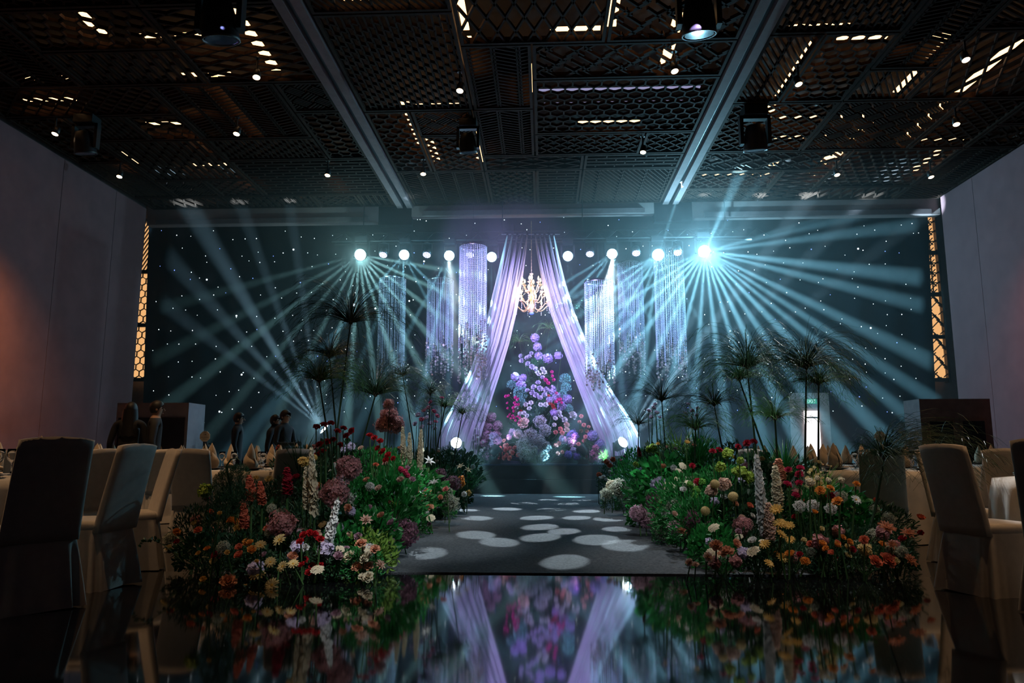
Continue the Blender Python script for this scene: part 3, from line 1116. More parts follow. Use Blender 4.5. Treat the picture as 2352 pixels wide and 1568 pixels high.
# ------------------------------------------------------------------ haze
m = bpy.data.materials.new('stage_haze')
m.use_nodes = True
nt = m.node_tree
nt.nodes.clear()
o_ = nt.nodes.new('ShaderNodeOutputMaterial')
v_ = nt.nodes.new('ShaderNodeVolumeScatter')
v_.inputs['Color'].default_value = (.92, .97, 1.0, 1)
v_.inputs['Density'].default_value = HAZE_DENSITY
v_.inputs['Anisotropy'].default_value = HAZE_ANISO
nt.links.new(v_.outputs[0], o_.inputs['Volume'])
m.cycles.volume_sampling = 'EQUIANGULAR'
hz = MB().box(-10.4, 10.3, 14.9, 20.2, .03, 7.38).build('haze', m)
tag(hz, 'thin stage haze filling the hall and showing the light beams', 'haze', kind='stuff')

# ================================================================== flowers: shared shapes


def petal(b, az, phi0, phi1, Ln, W, cup=.15, r0=0.0, z0=0.0, nu=3, nv=4, tip=1.0, wave=0.0, tw=0.0):
    """a petal growing from (r0, z0); phi = lean from the axis at base and tip"""
    V = []
    r, z = r0, z0
    ca, sa = math.cos(az), math.sin(az)
    for j in range(nv + 1):
        s = j / nv
        ph = phi0 + (phi1 - phi0) * s
        if j:
            r += Ln / nv * math.sin(ph)
            z += Ln / nv * math.cos(ph)
        w = W * (math.sin(math.pi * min(1, (.12 + s * .88) ** .8 * (.62 if tip < .5 else .82))) if tip else 1)
        if tip < .5:
            w = W * math.sin(math.pi * (.08 + .92 * s) ** .75) + 1e-3
        for i in range(nu + 1):
            t = i / nu * 2 - 1
            x = t * w
            inn = cup * Ln * (t * t) * (.4 + .6 * s)
            rr = r - inn * math.cos(ph) * 1.0
            zz = z + inn * math.sin(ph) + wave * Ln * math.sin(t * 4 + az * 7) * s
            x2 = x + tw * s
            V.append((ca * rr - sa * x2, sa * rr + ca * x2, zz))
    w_ = nu + 1
    F = [(j * w_ + i, j * w_ + i + 1, (j + 1) * w_ + i + 1, (j + 1) * w_ + i) for j in range(nv) for i in range(nu)]
    b.add(V, F)


def leaf_shape(fold=.12, bend=.25, W=.32):
    prof = [(0, .06), (.25, .8), (.55, 1.0), (.8, .62), (1, .02)]
    V = []
    for s, w in prof:
        for t in (-1, 0, 1):
            V.append((t * w * W, abs(t) * fold * w - bend * s * s, s))
    F = []
    for j in range(4):
        for i in range(2):
            F.append((j * 3 + i, j * 3 + i + 1, (j + 1) * 3 + i + 1, (j + 1) * 3 + i))
    return V, F


def sphere_pts(n, seed=0, up=-1.0):
    k = np.arange(n) + .5
    z = 1 - (1 - up) * k / n
    a = math.pi * (1 + 5 ** .5) * k + seed
    r = np.sqrt(np.maximum(0, 1 - z * z))
    return np.stack([r * np.cos(a), r * np.sin(a), z], axis=1)


def floret(np_=4, w=.5, cup=.22):
    V, F = [], []
    for i in range(np_):
        a = 2 * math.pi * i / np_
        ca, sa = math.cos(a), math.sin(a)
        base = len(V)
        for (r, t, z) in ((.05, 0, 0), (.6, -w, cup * .5), (1.0, 0, cup), (.6, w, cup * .5)):
            V.append((ca * r - sa * t, sa * r + ca * t, z))
        F.append((base, base + 1, base + 2, base + 3))
    return V, F


FL = {}


def shape_rose(open_=1.0, seed=0):
    b = MB()
    rg = random.Random(seed)
    lay = [(3, .05, .25, .62, .30, .02, .08), (4, .12, .55, .72, .40, .06, .05), (5, .25, .95 * open_, .82, .46, .10, .0), (5, .45, 1.35 * open_, .92, .50, .13, -.05), (6, .70, 1.75 * open_, 1.0, .52, .15, -.12)]
    for li, (n, p0, p1, Ln, W, r0, z0) in enumerate(lay):
        for i in range(n):
            a = 2 * math.pi * (i + .37 * li) / n + rg.uniform(-.12, .12)
            petal(b, a, p0, p1 + rg.uniform(-.15, .15), Ln, W, cup=.22, r0=r0, z0=z0, nu=3, nv=4, wave=.03)
    return b


def shape_spiky(seed=3):
    b = MB()
    rg = random.Random(seed)
    for li, (n, p1, Ln, W) in enumerate([(5, .5, .7, .22), (7, 1.0, .95, .26), (9, 1.6, 1.1, .26)]):
        for i in range(n):
            a = 2 * math.pi * (i + .3 * li) / n + rg.uniform(-.1, .1)
            petal(b, a, .2 + .2 * li, p1 + rg.uniform(-.2, .2), Ln, W, cup=.2, r0=.05, z0=.05 - .05 * li, nu=2, nv=4, tip=.3)
    return b


def shape_daisy(seed=1):
    b = MB()
    rg = random.Random(seed)
    for li, (n, p1, Ln) in enumerate([(13, 1.75, 1.0), (11, 1.35, .82)]):
        for i in range(n):
            a = 2 * math.pi * (i + .5 * li) / n + rg.uniform(-.06, .06)
            petal(b, a, 1.15 - .25 * li, p1 + rg.uniform(-.15, .15), Ln, .17, cup=.12, r0=.12, z0=.02 * li, nu=2, nv=3, tip=1)
    return b


def shape_lily(seed=2):
    b = MB()
    for i in range(6):
        petal(b, i * math.pi / 3, .25, 1.9 if i % 2 else 1.7, 1.25, .25 if i % 2 else .2, cup=.12, r0=.05, z0=-.2, nu=3, nv=6, tip=.3, wave=.02)
    for i in range(6):
        a = i * math.pi / 3 + .3
        b.tube([(0, 0, -.1), (.12 * math.cos(a), .12 * math.sin(a), .3), (.26 * math.cos(a), .26 * math.sin(a), .62)], .018, 4)
        b.sphere((.27 * math.cos(a), .27 * math.sin(a), .64), .05, 5, 4, sz=1.6)
    return b


def shape_hydrangea(n=150, seed=0, fs=.235, fluff=.07, npet=4):
    b = MB()
    rg = np.random.default_rng(seed)
    P = sphere_pts(n, seed, -.8)
    lump = 1 + .10 * np.sin(P[:, 0] * 4 + seed) * np.sin(P[:, 1] * 4.5 + 1 + seed) + .08 * np.sin(P[:, 2] * 5)
    R = (.84 + fluff * rg.standard_normal(n)) * lump
    V0, F0 = floret(npet, .46, .28)
    b.scatter(V0, F0, rotmats(P + .42 * rg.standard_normal((n, 3)), rg.uniform(0, 6.28, n), fs * rg.uniform(.75, 1.25, n)), P * R[:, None])
    b.cur = 1
    prof = [(max(1e-3, .68 * math.sin(math.pi * i / 6)), -.68 * math.cos(math.pi * i / 6)) for i in range(7)]
    b.lathe(prof, 10, cap=False)
    return b


def shape_cloud(n=260, seed=0):
    b = MB()
    rg = np.random.default_rng(seed)
    P = sphere_pts(n, seed, -.8)
    lob = 1 + .16 * np.sin(P[:, 0] * 6 + seed) * np.cos(P[:, 1] * 5 + P[:, 2] * 4)
    R = (.82 + .16 * rg.random(n)) * lob
    V0, F0 = floret(3, .55, .3)
    b.scatter(V0, F0, rotmats(P + .5 * rg.standard_normal((n, 3)), rg.uniform(0, 6.28, n), .12 * rg.uniform(.7, 1.4, n)), P * R[:, None])
    b.cur = 1
    prof = [(max(1e-3, .62 * math.sin(math.pi * i / 6)), -.62 * math.cos(math.pi * i / 6)) for i in range(7)]
    b.lathe(prof, 10, cap=False)
    return b


def shape_spike(seed=0, n=150, taper=.6):
    """flower spike of height 1 along z, floret radius as part of the height"""
    b = MB()
    rg = np.random.default_rng(seed)
    k = (np.arange(n) + .5) / n
    a = k * n * 2.4
    r = .075 * (1 - taper * k ** 2.2)
    P = np.stack([r * np.cos(a), r * np.sin(a), .02 + k * .94], axis=1)
    ax = np.stack([np.cos(a), np.sin(a), .25 + .4 * k], axis=1) + .45 * rg.standard_normal((n, 3))
    P[:, :2] *= rg.uniform(.7, 1.15, (n, 1))
    V0, F0 = floret(5, .5, .3)
    b.scatter(V0, F0, rotmats(ax, rg.uniform(0, 6, n), .060 * (1.05 - .62 * k ** 2) * rg.uniform(.8, 1.25, n)), P)
    return b


def shape_ball(seed=0):
    b = MB()
    P = sphere_pts(220, seed, -.95)
    V0 = [(-.6, -.6, 0), (.6, -.6, 0), (.6, .6, 0), (-.6, .6, 0), (0, 0, .9)]
    F0 = [(0, 1, 4), (1, 2, 4), (2, 3, 4), (3, 0, 4)]
    b.scatter(V0, F0, rotmats(P, np.zeros(220), np.full(220, .11)), P * .93)
    b.sphere((0, 0, 0), .94, 14, 10)
    return b


def shape_umbel(seed=0, n=60):
    b = MB()
    rg = np.random.default_rng(seed)
    a = np.arange(n) * 2.4
    r = np.sqrt((np.arange(n) + .5) / n)
    P = np.stack([r * np.cos(a), r * np.sin(a), .32 * (1 - r * r) + .03 * rg.standard_normal(n)], axis=1)
    V0, F0 = floret(5, .5, .25)
    b.scatter(V0, F0, rotmats(np.stack([P[:, 0] * .5, P[:, 1] * .5, np.ones(n)], axis=1), rg.uniform(0, 6, n), .17 * np.ones(n)), P)
    for i in range(0, n, 4):
        b.tube([(0, 0, -.7), tuple(P[i] * (.55, .55, 1) + (0, 0, -.2)), tuple(P[i])], .018, 3, cap=False)
    return b


def shape_bells(seed=0):
    """upright stem of small cup flowers, height 1"""
    b = MB()
    rg = random.Random(seed)
    for i in range(9):
        z = .2 + .09 * i
        a = i * 2.4
        r = .09 * (1 - .5 * i / 9)
        M = Matrix.Translation((r * math.cos(a), r * math.sin(a), z)) @ aim((math.cos(a), math.sin(a), .9))
        s = .085 * (1.1 - .5 * i / 9)
        b.lathe([(.15 * s, -.2 * s), (.6 * s, .2 * s), (.7 * s, 1.0 * s), (1.0 * s, 1.5 * s)], 7, M, cap=False)
    return b


SHAPES = {'rose': lambda: shape_rose(), 'rose_closed': lambda: shape_rose(.75, 5), 'spiky': shape_spiky, 'daisy': shape_daisy, 'lily': shape_lily, 'hydrangea': lambda: shape_hydrangea(),
          'hydrangea_b': lambda: shape_hydrangea(170, 4, .21, .10), 'cloud': lambda: shape_cloud(), 'spike': lambda: shape_spike(), 'ball': shape_ball, 'umbel': shape_umbel, 'bells': shape_bells,
          'pom': lambda: shape_hydrangea(80, 9, .34, .08, 5), 'spray': lambda: shape_rose(.55, 8)}
COLS = {'peach': (.80, .38, .24), 'blush': (.82, .55, .44), 'cream': (.82, .72, .52), 'white': (.80, .80, .78), 'yellow': (.80, .52, .16), 'butter': (.78, .62, .30), 'orange': (.78, .30, .06), 'coral': (.72, .18, .10),
        'red': (.45, .015, .02), 'crimson': (.34, .012, .03), 'raspberry': (.50, .03, .09), 'hotpink': (.88, .06, .36), 'pink': (.78, .25, .42), 'dustypink': (.52, .24, .25), 'mauve': (.46, .27, .34), 'plum': (.30, .14, .20),
        'lavender': (.52, .38, .74), 'violet': (.34, .26, .70), 'palelav': (.66, .58, .80), 'salmon': (.78, .27, .24), 'lime': (.32, .46, .07), 'green': (.14, .36, .06), 'silver': (.52, .54, .56), 'sage': (.42, .44, .34)}
MESHES = {}


def flower_mesh(kind, col):
    key = (kind, col)
    if key not in MESHES:
        if kind not in FL:
            FL[kind] = SHAPES[kind]()
        MESHES[key] = FL[kind].mesh(col + '_' + kind, [mat('petal_' + col, COLS[col], rough=.55, var=.22, scale=5, transl=.3, spec=.3), mat('flower_core', (.07, .075, .05), rough=.8)], smooth=False)
    return MESHES[key]


CENTER = None
NAMES = {'rose': 'rose', 'rose_closed': 'ranunculus', 'spiky': 'open_rose', 'daisy': 'daisy', 'lily': 'lily', 'hydrangea': 'hydrangea', 'hydrangea_b': 'hydrangea', 'cloud': 'filler_flower', 'spike': 'larkspur_spike', 'ball': 'craspedia',
         'umbel': 'yarrow', 'bells': 'snapdragon', 'pom': 'chrysanthemum', 'spray': 'spray_rose'}
CATS = {'spike': 'flower spike', 'cloud': 'filler flower', 'hydrangea': 'hydrangea', 'hydrangea_b': 'hydrangea', 'rose': 'rose', 'spray': 'rose', 'spiky': 'rose', 'lily': 'lily', 'daisy': 'daisy'}
RF = random.Random(11)


def bloom(kind, col, P, diam, label, group, axis=None, root=None, stem=True):
    """one flower head with its stem as a part; P = centre of the head"""
    me = flower_mesh(kind, col)
    o = link(NAMES[kind], me)
    s = diam / 2 / {'rose': 1.0, 'spiky': 1.05, 'daisy': 1.1, 'lily': 1.15, 'umbel': 1.05, 'rose_closed': .85, 'spray': .8}.get(kind, 1.0)
    if axis is None:
        axis = Vector((RF.uniform(-.5, .5), RF.uniform(-1.0, -.35), RF.uniform(.5, 1.0)))
    axis = Vector(axis).normalized()
    q = axis.to_track_quat('Z', 'Y')
    M = Matrix.Translation(P) @ q.to_matrix().to_4x4() @ Matrix.Rotation(RF.uniform(0, 6.28), 4, 'Z') @ Matrix.Diagonal((s, s, s * RF.uniform(.9, 1.1), 1))
    o.matrix_world = M
    tag(o, label, CATS.get(kind, 'flower'), group)
    inv = M.inverted()
    if kind in ('daisy', 'spiky'):
        if kind == 'daisy':
            key = ('center',)
            if key not in MESHES:
                MESHES[key] = MB().sphere((0, 0, .1), .24, 9, 6, sz=.6).mesh('flower_center', mat('petal_center', (.55, .30, .04), rough=.8, var=.3, scale=30))
            link('flower_center', MESHES[key], o)
    if stem:
        if root is None:
            root = Vector((P.x + RF.uniform(-.06, .06), P.y + RF.uniform(0, .12), .03))
        a = P - axis * (s * .55)
        mid = a.lerp(root, .5) + Vector((RF.uniform(-.02, .02), .02, 0)) * (a - root).length
        pts = [inv @ a, inv @ mid, inv @ Vector(root)]
        rr = .006 / s
        MB().tube(pts, [rr, rr, rr * 1.3], 4, cap=False).build('stem', M_STEM, o)
    return o


BLOOM_FWD = .18


def blooms(kind, col, Y, pts, label, group=None, axis=None, dY=.12):
    """pts: (pixel x, y, width in pixels)"""
    g = group or (label if len(pts) > 1 else None)
    for p in pts:
        y = Y - (.62 if 8.4 < Y < 13.5 else BLOOM_FWD) + RF.uniform(-dY, dY)
        bloom(kind, col, PY(p[0], p[1], y), p[2] * y / FPX, label, g, axis)


def spike(col, Y, px0, px1, wpx, label, group=None):
    """larkspur spike between two pixels (foot, tip)"""
    Y -= .55 if Y > 8.4 else BLOOM_FWD
    A = PY(px0[0], px0[1], Y)
    B = PY(px1[0], px1[1], Y - .03)
    Ln = (B - A).length
    me = flower_mesh('spike', col)
    o = link('larkspur_spike', me)
    wid = wpx * Y / FPX / (.26 * Ln)
    M = Matrix.Translation(A) @ (B - A).to_track_quat('Z', 'Y').to_matrix().to_4x4() @ Matrix.Diagonal((Ln * wid, Ln * wid, Ln, 1))
    o.matrix_world = M
    tag(o, label, 'flower spike', group)
    inv = M.inverted()
    MB().tube([inv @ Vector((A.x, A.y + .03, .02)), inv @ A, inv @ B], [.03, .025, .01], 5, cap=False).build('stem', M_STEM, o)
    return o


# ------------------------------------------------------------------ foliage
def bush_mesh(key, n, leafW, lsize, m, seed, fold=.12, droop=.25, upb=.4):
    b = MB()
    rg = np.random.default_rng(seed)
    P = sphere_pts(n, seed, -.4)
    R = rg.uniform(.45, 1.0, n) ** .6
    pos = P * R[:, None]
    ax = P + .55 * rg.standard_normal((n, 3)) + np.array([0, 0, upb])
    V0, F0 = leaf_shape(fold, droop, leafW)
    b.scatter(V0, F0, rotmats(ax, rg.uniform(0, 6.28, n), lsize * rg.uniform(.6, 1.25, n)), pos)
    for i in range(14):
        d = P[i * (n // 14)]
        b.tube([(0, 0, -.8), tuple(d * .45 + (0, 0, -.15)), tuple(d * .9)], [.02, .012, .006], 3, cap=False)
    return b.mesh(key, m)


def tuft_mesh(key, n, m, seed, ln=1.0, w=.012, arch=.9):
    """grass or asparagus fern tuft: many fine arching blades from one foot"""
    b = MB()
    rg = np.random.default_rng(seed)
    for i in range(n):
        a = rg.uniform(0, 6.28)
        Ln = ln * rg.uniform(.6, 1.1)
        lean = rg.uniform(.05, .8)
        pts = []
        x = y = z = 0.0
        for j in range(6):
            ph = lean + arch * (j / 5) ** 1.5 * rg.uniform(.6, 1.3)
            pts.append((x * math.cos(a), x * math.sin(a), z))
            x += Ln / 5 * math.sin(ph)
            z += Ln / 5 * math.cos(ph)
        P = np.array(pts)
        side = np.array([-math.sin(a), math.cos(a), 0]) * w
        V = []
        for j in range(6):
            k = (1 - j / 5) ** .6 + .05
            V += [P[j] - side * k, P[j] + side * k]
        b.add(V, [(2 * j, 2 * j + 1, 2 * j + 3, 2 * j + 2) for j in range(5)])
    return b.mesh(key, m)


BUSH = {'broad': bush_mesh('broad_leaf_foliage', 420, .34, .26, M_LEAF, 1), 'dark': bush_mesh('dark_foliage', 520, .30, .22, M_LEAFD, 2), 'fine': bush_mesh('fine_foliage', 950, .16, .17, M_LEAF, 3, .05, .1),
        'darkfine': bush_mesh('dark_fine_foliage', 1100, .14, .16, M_LEAFD, 4, .05, .1), 'lime': bush_mesh('lime_foliage', 420, .26, .24, M_LEAFY, 5), 'teal': bush_mesh('eucalyptus_foliage', 260, .5, .16, M_TEALLEAF, 6, .05, .05),
        'conifer': bush_mesh('conifer_foliage', 1500, .07, .20, M_LEAFD, 8, .0, .0, 1.0),
        'grass': tuft_mesh('grass_blades', 150, M_LEAF, 9), 'grassd': tuft_mesh('dark_grass_blades', 150, M_LEAFD, 10), 'grassy': tuft_mesh('lime_grass_blades', 130, M_LEAFY, 11), 'hang': tuft_mesh('hanging_tassels', 70, M_LEAFY, 12, 1.0, .02, 2.3)}


def bush(kind, c, r, label, group, name='foliage_bush', rz=None):
    """c = centre; r = (rx, ry, rz)"""
    o = link(name, BUSH[kind])
    o.location = c
    o.rotation_euler = (0, 0, RF.uniform(0, 6.28) if rz is None else rz)
    o.scale = r
    tag(o, label, 'foliage' if name == 'foliage_bush' else 'grass', group)
    return o


# ------------------------------------------------------------------ papyrus
def papyrus(head, foot, Y, Rpx, label, n=120, Yf=None, droop=1.0, m=None, lean=(0, 0), seed=None):
    """tall stem with a mop of thread-like rays; pixels of the head centre and of the foot of the visible stem"""
    rg = np.random.default_rng(seed or int(head[0]))
    H = PY(head[0], head[1], Y)
    Fp = PY(foot[0], foot[1], Yf or Y)
    d = (Fp - H)
    ground = H + d * ((H.z - .03) / -d.z) if d.z < -.05 else Vector((Fp.x, Fp.y, .03))
    if abs(ground.x - H.x) > .9:
        ground = Vector((H.x + math.copysign(.9, ground.x - H.x), Fp.y, .03))
    t = thing('papyrus', label, 'papyrus', ground, 0, 'papyrus plants in the flower beds')
    R = Rpx * Y / FPX * 1.5
    hv = H - ground
    mid = hv * .5 + Vector((.03 * hv.z, 0, 0)) * (1 if rg.random() > .5 else -1)
    MB().tube([(0, 0, 0), mid, hv], [.015, .012, .008], 6).build('stem', mat('papyrus_stem', (.018, .045, .018), rough=.4), t, smooth=True)
    b = MB()
    n = int(n * 1.6)
    droop *= 1.2
    for i in range(n):
        a = rg.uniform(0, 6.28)
        el = math.acos(1 - rg.random() * 1.15)
        Ln = R * rg.uniform(.75, 1.25)
        x = z = 0.0
        pts = []
        K = 7
        for j in range(K):
            s = j / (K - 1)
            ph = el * .75 + droop * (1.5 * s ** 1.6) * rg.uniform(.75, 1.2)
            pts.append((hv.x + x * math.cos(a) + lean[0] * s * s * R, hv.y + x * math.sin(a) + lean[1] * s * s * R, hv.z + z))
            x += Ln / K * 1.25 * math.sin(ph)
            z += Ln / K * 1.25 * math.cos(ph)
        b.tube(pts, [.0030, .0024, .0020, .0018, .0016, .0014, .001], 3, cap=False)
        if i % 2 == 0:
            for q in range(3):
                e = np.array(pts[-1])
                dd = np.array((math.cos(a + q - 1), math.sin(a + q - 1), -.8)) * R * .22
                b.tube([e, e + dd * .5 + (0, 0, R * .03), e + dd], .0013, 3, cap=False)
    tag(b.build('umbel', m or M_LEAFD, t), kind='stuff')
    b = MB()
    b.sphere(tuple(hv), .022, 8, 6, sz=.8)
    for i in range(8):
        a = i * .785
        b.tube([hv, hv + Vector((.06 * math.cos(a), .06 * math.sin(a), .03)), hv + Vector((.10 * math.cos(a), .10 * math.sin(a), -.01))], [.008, .006, .001], 4, cap=False)
    b.build('crown', mat('papyrus_crown', (.05, .03, .02), rough=.6), t)
    return t


M_PAPG = mat('papyrus_green', (.06, .17, .045), rough=.4, var=.4, scale=3, transl=.2)
M_PAPD = mat('papyrus_dark', (.022, .065, .030), rough=.38, var=.4, scale=3, transl=.2)
for a in [((805, 742), (790, 985), 8.0, 88, 'tallest papyrus with a wide drooping mop, left flower bed', 150, None, 1.0, M_PAPD), ((757, 820), (762, 985), 8.6, 62, 'papyrus just left of and below the tallest one', 110, None, 1.0, M_PAPD),
          ((733, 875), (758, 990), 7.8, 66, 'green papyrus leaning out over the left tables', 130, None, 1.1, M_PAPG), ((862, 908), (825, 1020), 8.4, 84, 'papyrus leaning right toward the crystal columns, left bed', 140, None, 1.0, M_PAPD),
          ((988, 905), (990, 1010), 11.5, 34, 'slim papyrus behind the white flower spikes', 60, None, .9, M_PAPD), ((1022, 935), (1012, 1010), 12.0, 40, 'small papyrus right of the white flower spikes', 70, None, 1.2, M_PAPG),
          ((1062, 950), (1046, 1016), 12.5, 36, 'small papyrus leaning before the left drape foot', 60, None, 1.3, M_PAPG), ((925, 862), (935, 960), 12.0, 34, 'faint papyrus in the haze under the leftmost crystal column', 60, None, 1.0, M_PAPD),
          ((1716, 845), (1742, 1000), 7.8, 86, 'wide papyrus mop over the right flower bed, left of the pair', 150, None, 1.15, M_PAPD), ((1852, 845), (1863, 1075), 7.4, 84, 'papyrus standing before the lit doorway, tallest on the right', 150, None, 1.15, M_PAPD),
          ((1880, 882), (1868, 1075), 7.6, 66, 'shorter papyrus close beside the one before the doorway', 120, None, 1.4, M_PAPG), ((1698, 872), (1735, 1000), 8.2, 60, 'papyrus tucked under the wide right mop', 110, None, 1.2, M_PAPG),
          ((1520, 920), (1521, 1010), 10.5, 64, 'spidery papyrus at the stage end of the right bed', 90, None, .8, M_PAPD), ((1467, 975), (1469, 1025), 12.0, 40, 'small papyrus beside the right floor lamp', 70, None, .9, M_PAPD),
          ((1780, 962), (1780, 1085), 7.2, 48, 'low papyrus between the two tall right ones', 90, None, .8, M_PAPG), ((1597, 985), (1600, 1060), 9.0, 52, 'bright green papyrus tuft in the middle of the right bed', 110, None, 1.0, M_PAPG),
          ((1640, 930), (1650, 1010), 9.2, 56, 'hazy papyrus left of the wide right mop', 80, None, 1.1, M_PAPD)]:
    papyrus(a[0], a[1], a[2], a[3], a[4], a[5], a[6], a[7], a[8])
papyrus((2032, 1052), (1998, 1190), 6.6, 88, 'drooping papyrus hanging to the right before the covered chairs', 150, None, 1.3, M_PAPD, lean=(.55, 0))

# ------------------------------------------------------------------ foliage of the two beds
rowsL = [(5.35, [(500, 1345), (590, 1345), (680, 1342), (765, 1340), (830, 1335)], .20, ['darkfine', 'dark', 'darkfine', 'dark', 'fine'], 'floor edge'), (5.75, [(470, 1300), (555, 1296), (640, 1292), (715, 1290), (790, 1292), (845, 1300)], .30, ['dark', 'darkfine', 'dark', 'darkfine', 'broad', 'lime'], 'front row'),
         (6.3, [(455, 1215), (530, 1200), (610, 1205), (690, 1205), (770, 1210), (850, 1215)], .36, ['darkfine', 'conifer', 'dark', 'darkfine', 'dark', 'broad'], 'second row'),
         (7.0, [(560, 1165), (650, 1145), (735, 1140), (815, 1145), (890, 1160)], .44, ['conifer', 'darkfine', 'dark', 'fine', 'broad'], 'third row'),
         (8.2, [(690, 1090), (770, 1080), (850, 1090), (905, 1130)], .55, ['darkfine', 'dark', 'fine', 'fine'], 'fourth row'),
         (9.8, [(800, 1080), (875, 1085), (945, 1128)], .60, ['darkfine', 'fine', 'broad'], 'fifth row'),
         (11.6, [(900, 1082), (970, 1112), (1005, 1125)], .60, ['darkfine', 'fine', 'dark'], 'sixth row'),
         (13.6, [(975, 1075), (1030, 1085)], .62, ['dark', 'darkfine'], 'seventh row'), (8.4, [(905, 1190), (945, 1195)], .34, ['broad', 'fine'], 'near runway edge'), (10.6, [(985, 1160), (1000, 1150), (1015, 1165)], .32, ['dark', 'darkfine', 'fine'], 'middle runway edge'),
         (13.0, [(1035, 1135), (1050, 1130)], .34, ['fine', 'dark'], 'far runway edge'), (15.6, [(1025, 1070), (1055, 1080)], .60, ['darkfine', 'dark'], 'stage end')]
rowsR = [(5.75, [(1660, 1302), (1740, 1302), (1820, 1300), (1900, 1300), (1985, 1302), (2060, 1302)], .21, ['fine', 'dark', 'darkfine', 'dark', 'darkfine', 'dark'], 'floor edge'), (6.2, [(1640, 1270), (1715, 1262), (1790, 1258), (1870, 1258), (1950, 1262), (2030, 1268)], .32, ['broad', 'darkfine', 'dark', 'darkfine', 'dark', 'darkfine'], 'front row'),
         (6.8, [(1610, 1190), (1690, 1180), (1770, 1170), (1850, 1170), (1930, 1175), (2010, 1200)], .42, ['fine', 'dark', 'darkfine', 'fine', 'broad', 'darkfine'], 'second row'),
         (7.6, [(1580, 1150), (1660, 1120), (1740, 1115), (1830, 1120)], .50, ['fine', 'fine', 'dark', 'darkfine'], 'third row'),
         (9.0, [(1545, 1120), (1620, 1090), (1690, 1085)], .56, ['broad', 'fine', 'darkfine'], 'fourth row'),
         (10.6, [(1500, 1110), (1560, 1085), (1620, 1070)], .58, ['fine', 'darkfine', 'fine'], 'fifth row'), (12.6, [(1455, 1105), (1510, 1075), (1560, 1065)], .60, ['fine', 'dark', 'darkfine'], 'sixth row'),
         (7.8, [(1545, 1205), (1585, 1215)], .32, ['fine', 'broad'], 'near runway edge'), (9.6, [(1485, 1175), (1515, 1165)], .32, ['broad', 'dark'], 'middle runway edge'), (12.2, [(1415, 1145), (1440, 1145)], .32, ['darkfine', 'fine'], 'far runway edge'),
         (14.8, [(1420, 1095), (1465, 1075)], .60, ['darkfine', 'fine'], 'stage end')]
KN = {'dark': 'dark leafy', 'darkfine': 'dark feathery', 'broad': 'broad-leaved green', 'fine': 'fine green', 'lime': 'lime green leafy', 'conifer': 'needle-leaved dark', 'teal': 'blue-green eucalyptus'}
for side, rows in (('left', rowsL), ('right', rowsR)):
    for (Y, pts, r, kinds, rn) in rows:
        for (x, y), kd in zip(pts, kinds):
            c = PY(x, y, Y + .36)
            c.z = max(.12, c.z - .1)
            lb = '%s foliage in the %s of the %s flower bed' % (KN[kd], rn, side) if rn != 'stage end' else '%s foliage at the stage end of the %s flower bed' % (KN[kd], side)
            bush(kd, c, (.80 * r * RF.uniform(.9, 1.15), .66 * r * RF.uniform(.9, 1.1), .74 * r * RF.uniform(.95, 1.2)), lb, lb)
# small fillers tucked into the foliage
FILL = []
for side, rows in (('left', rowsL), ('right', rowsR)):
    for ri, (Y, pts, r, kinds, rn) in enumerate(rows):
        for (x, y) in pts:
            FILL.append((side, Y, r, x, y, rn, ri))
# grasses and special greens
for (kd, x, y, Y, h, lb) in [('grass', 905, 1180, 7.2, .5, 'bright green grass tuft spilling toward the runway, left bed'), ('hang', 915, 1165, 7.4, .5, 'yellow-green trailing amaranthus on the runway side of the left bed'),
                             ('grass', 1070, 1100, 14.5, .9, 'green grass tuft at the stage end of the left bed'), ('grassd', 690, 1060, 7.6, .6, 'dark blade grass behind the white larkspur, left bed'),
                             ('grass', 1600, 1040, 9.4, .75, 'bright green grass fountain in the middle of the right bed'), ('grassy', 1560, 1030, 11, .8, 'yellow-green grass behind the right floor lamp'),
                             ('grassd', 1540, 1080, 10.2, .9, 'tall dark rush clump near the stage end of the right bed'), ('grass', 1800, 1060, 7.8, .6, 'green grass curtain between the right papyrus stems'),
                             ('grassy', 1390, 1050, 17.7, .45, 'small lime grass at the right of the stage flowers'), ('grassy', 1890, 1110, 6.9, .4, 'yellow-green grass sprigs beside the white snapdragons'),
                             ('hang', 1545, 1185, 8.4, .4, 'trailing green tassels above the mauve hydrangeas, right bed'), ('grassd', 1470, 1100, 11.5, .5, 'dark grass among the pale hydrangeas by the runway')]:
    c = PY(x, y, Y)
    zf = max(.02, c.z - h * .45)
    if 17.3 < Y < 18:
        zf = DECK
    bush(kd, (c.x, c.y, zf), (h, h, h), lb, None, 'grass_tuft')
# arching conifer tip
t = thing('conifer_branch', 'dark needle branch with a hooked tip before the left tables', 'branch', PY(535, 1180, 6.1))
o0 = t.location
hk = [PY(x, y, 6.1) - o0 for x, y in [(535, 1180), (532, 1130), (522, 1085), (521, 1068), (530, 1055), (543, 1051), (552, 1058), (554, 1073)]]
MB().tube(hk, [.012, .011, .009, .008, .007, .006, .005, .004], 5).build('stem', M_LEAFD, t)
for (x, y, r) in [(530, 1095, .10), (512, 1105, .08), (550, 1090, .09), (500, 1140, .12), (540, 1140, .13), (565, 1150, .11), (520, 1170, .12)]:
    bo = link('needle_spray', BUSH['conifer'], t, PY(x, y, 6.1) - o0)
    bo.scale = (r, r, r)
t = thing('trailing_vine', 'thin trailing vine sprig reaching out toward the covered chairs', 'vine', PY(420, 1290, 5.7))
o0 = t.location
pts = [PY(x, y, 5.7) - o0 for x, y in [(420, 1290), (390, 1262), (360, 1240), (335, 1238), (318, 1252)]]
MB().tube(pts, [.006, .005, .004, .003, .002], 4).build('stem', M_LEAFD, t)
V0, F0 = leaf_shape()
lb_ = MB()
n = 34
k = RNG.random(n) * 4
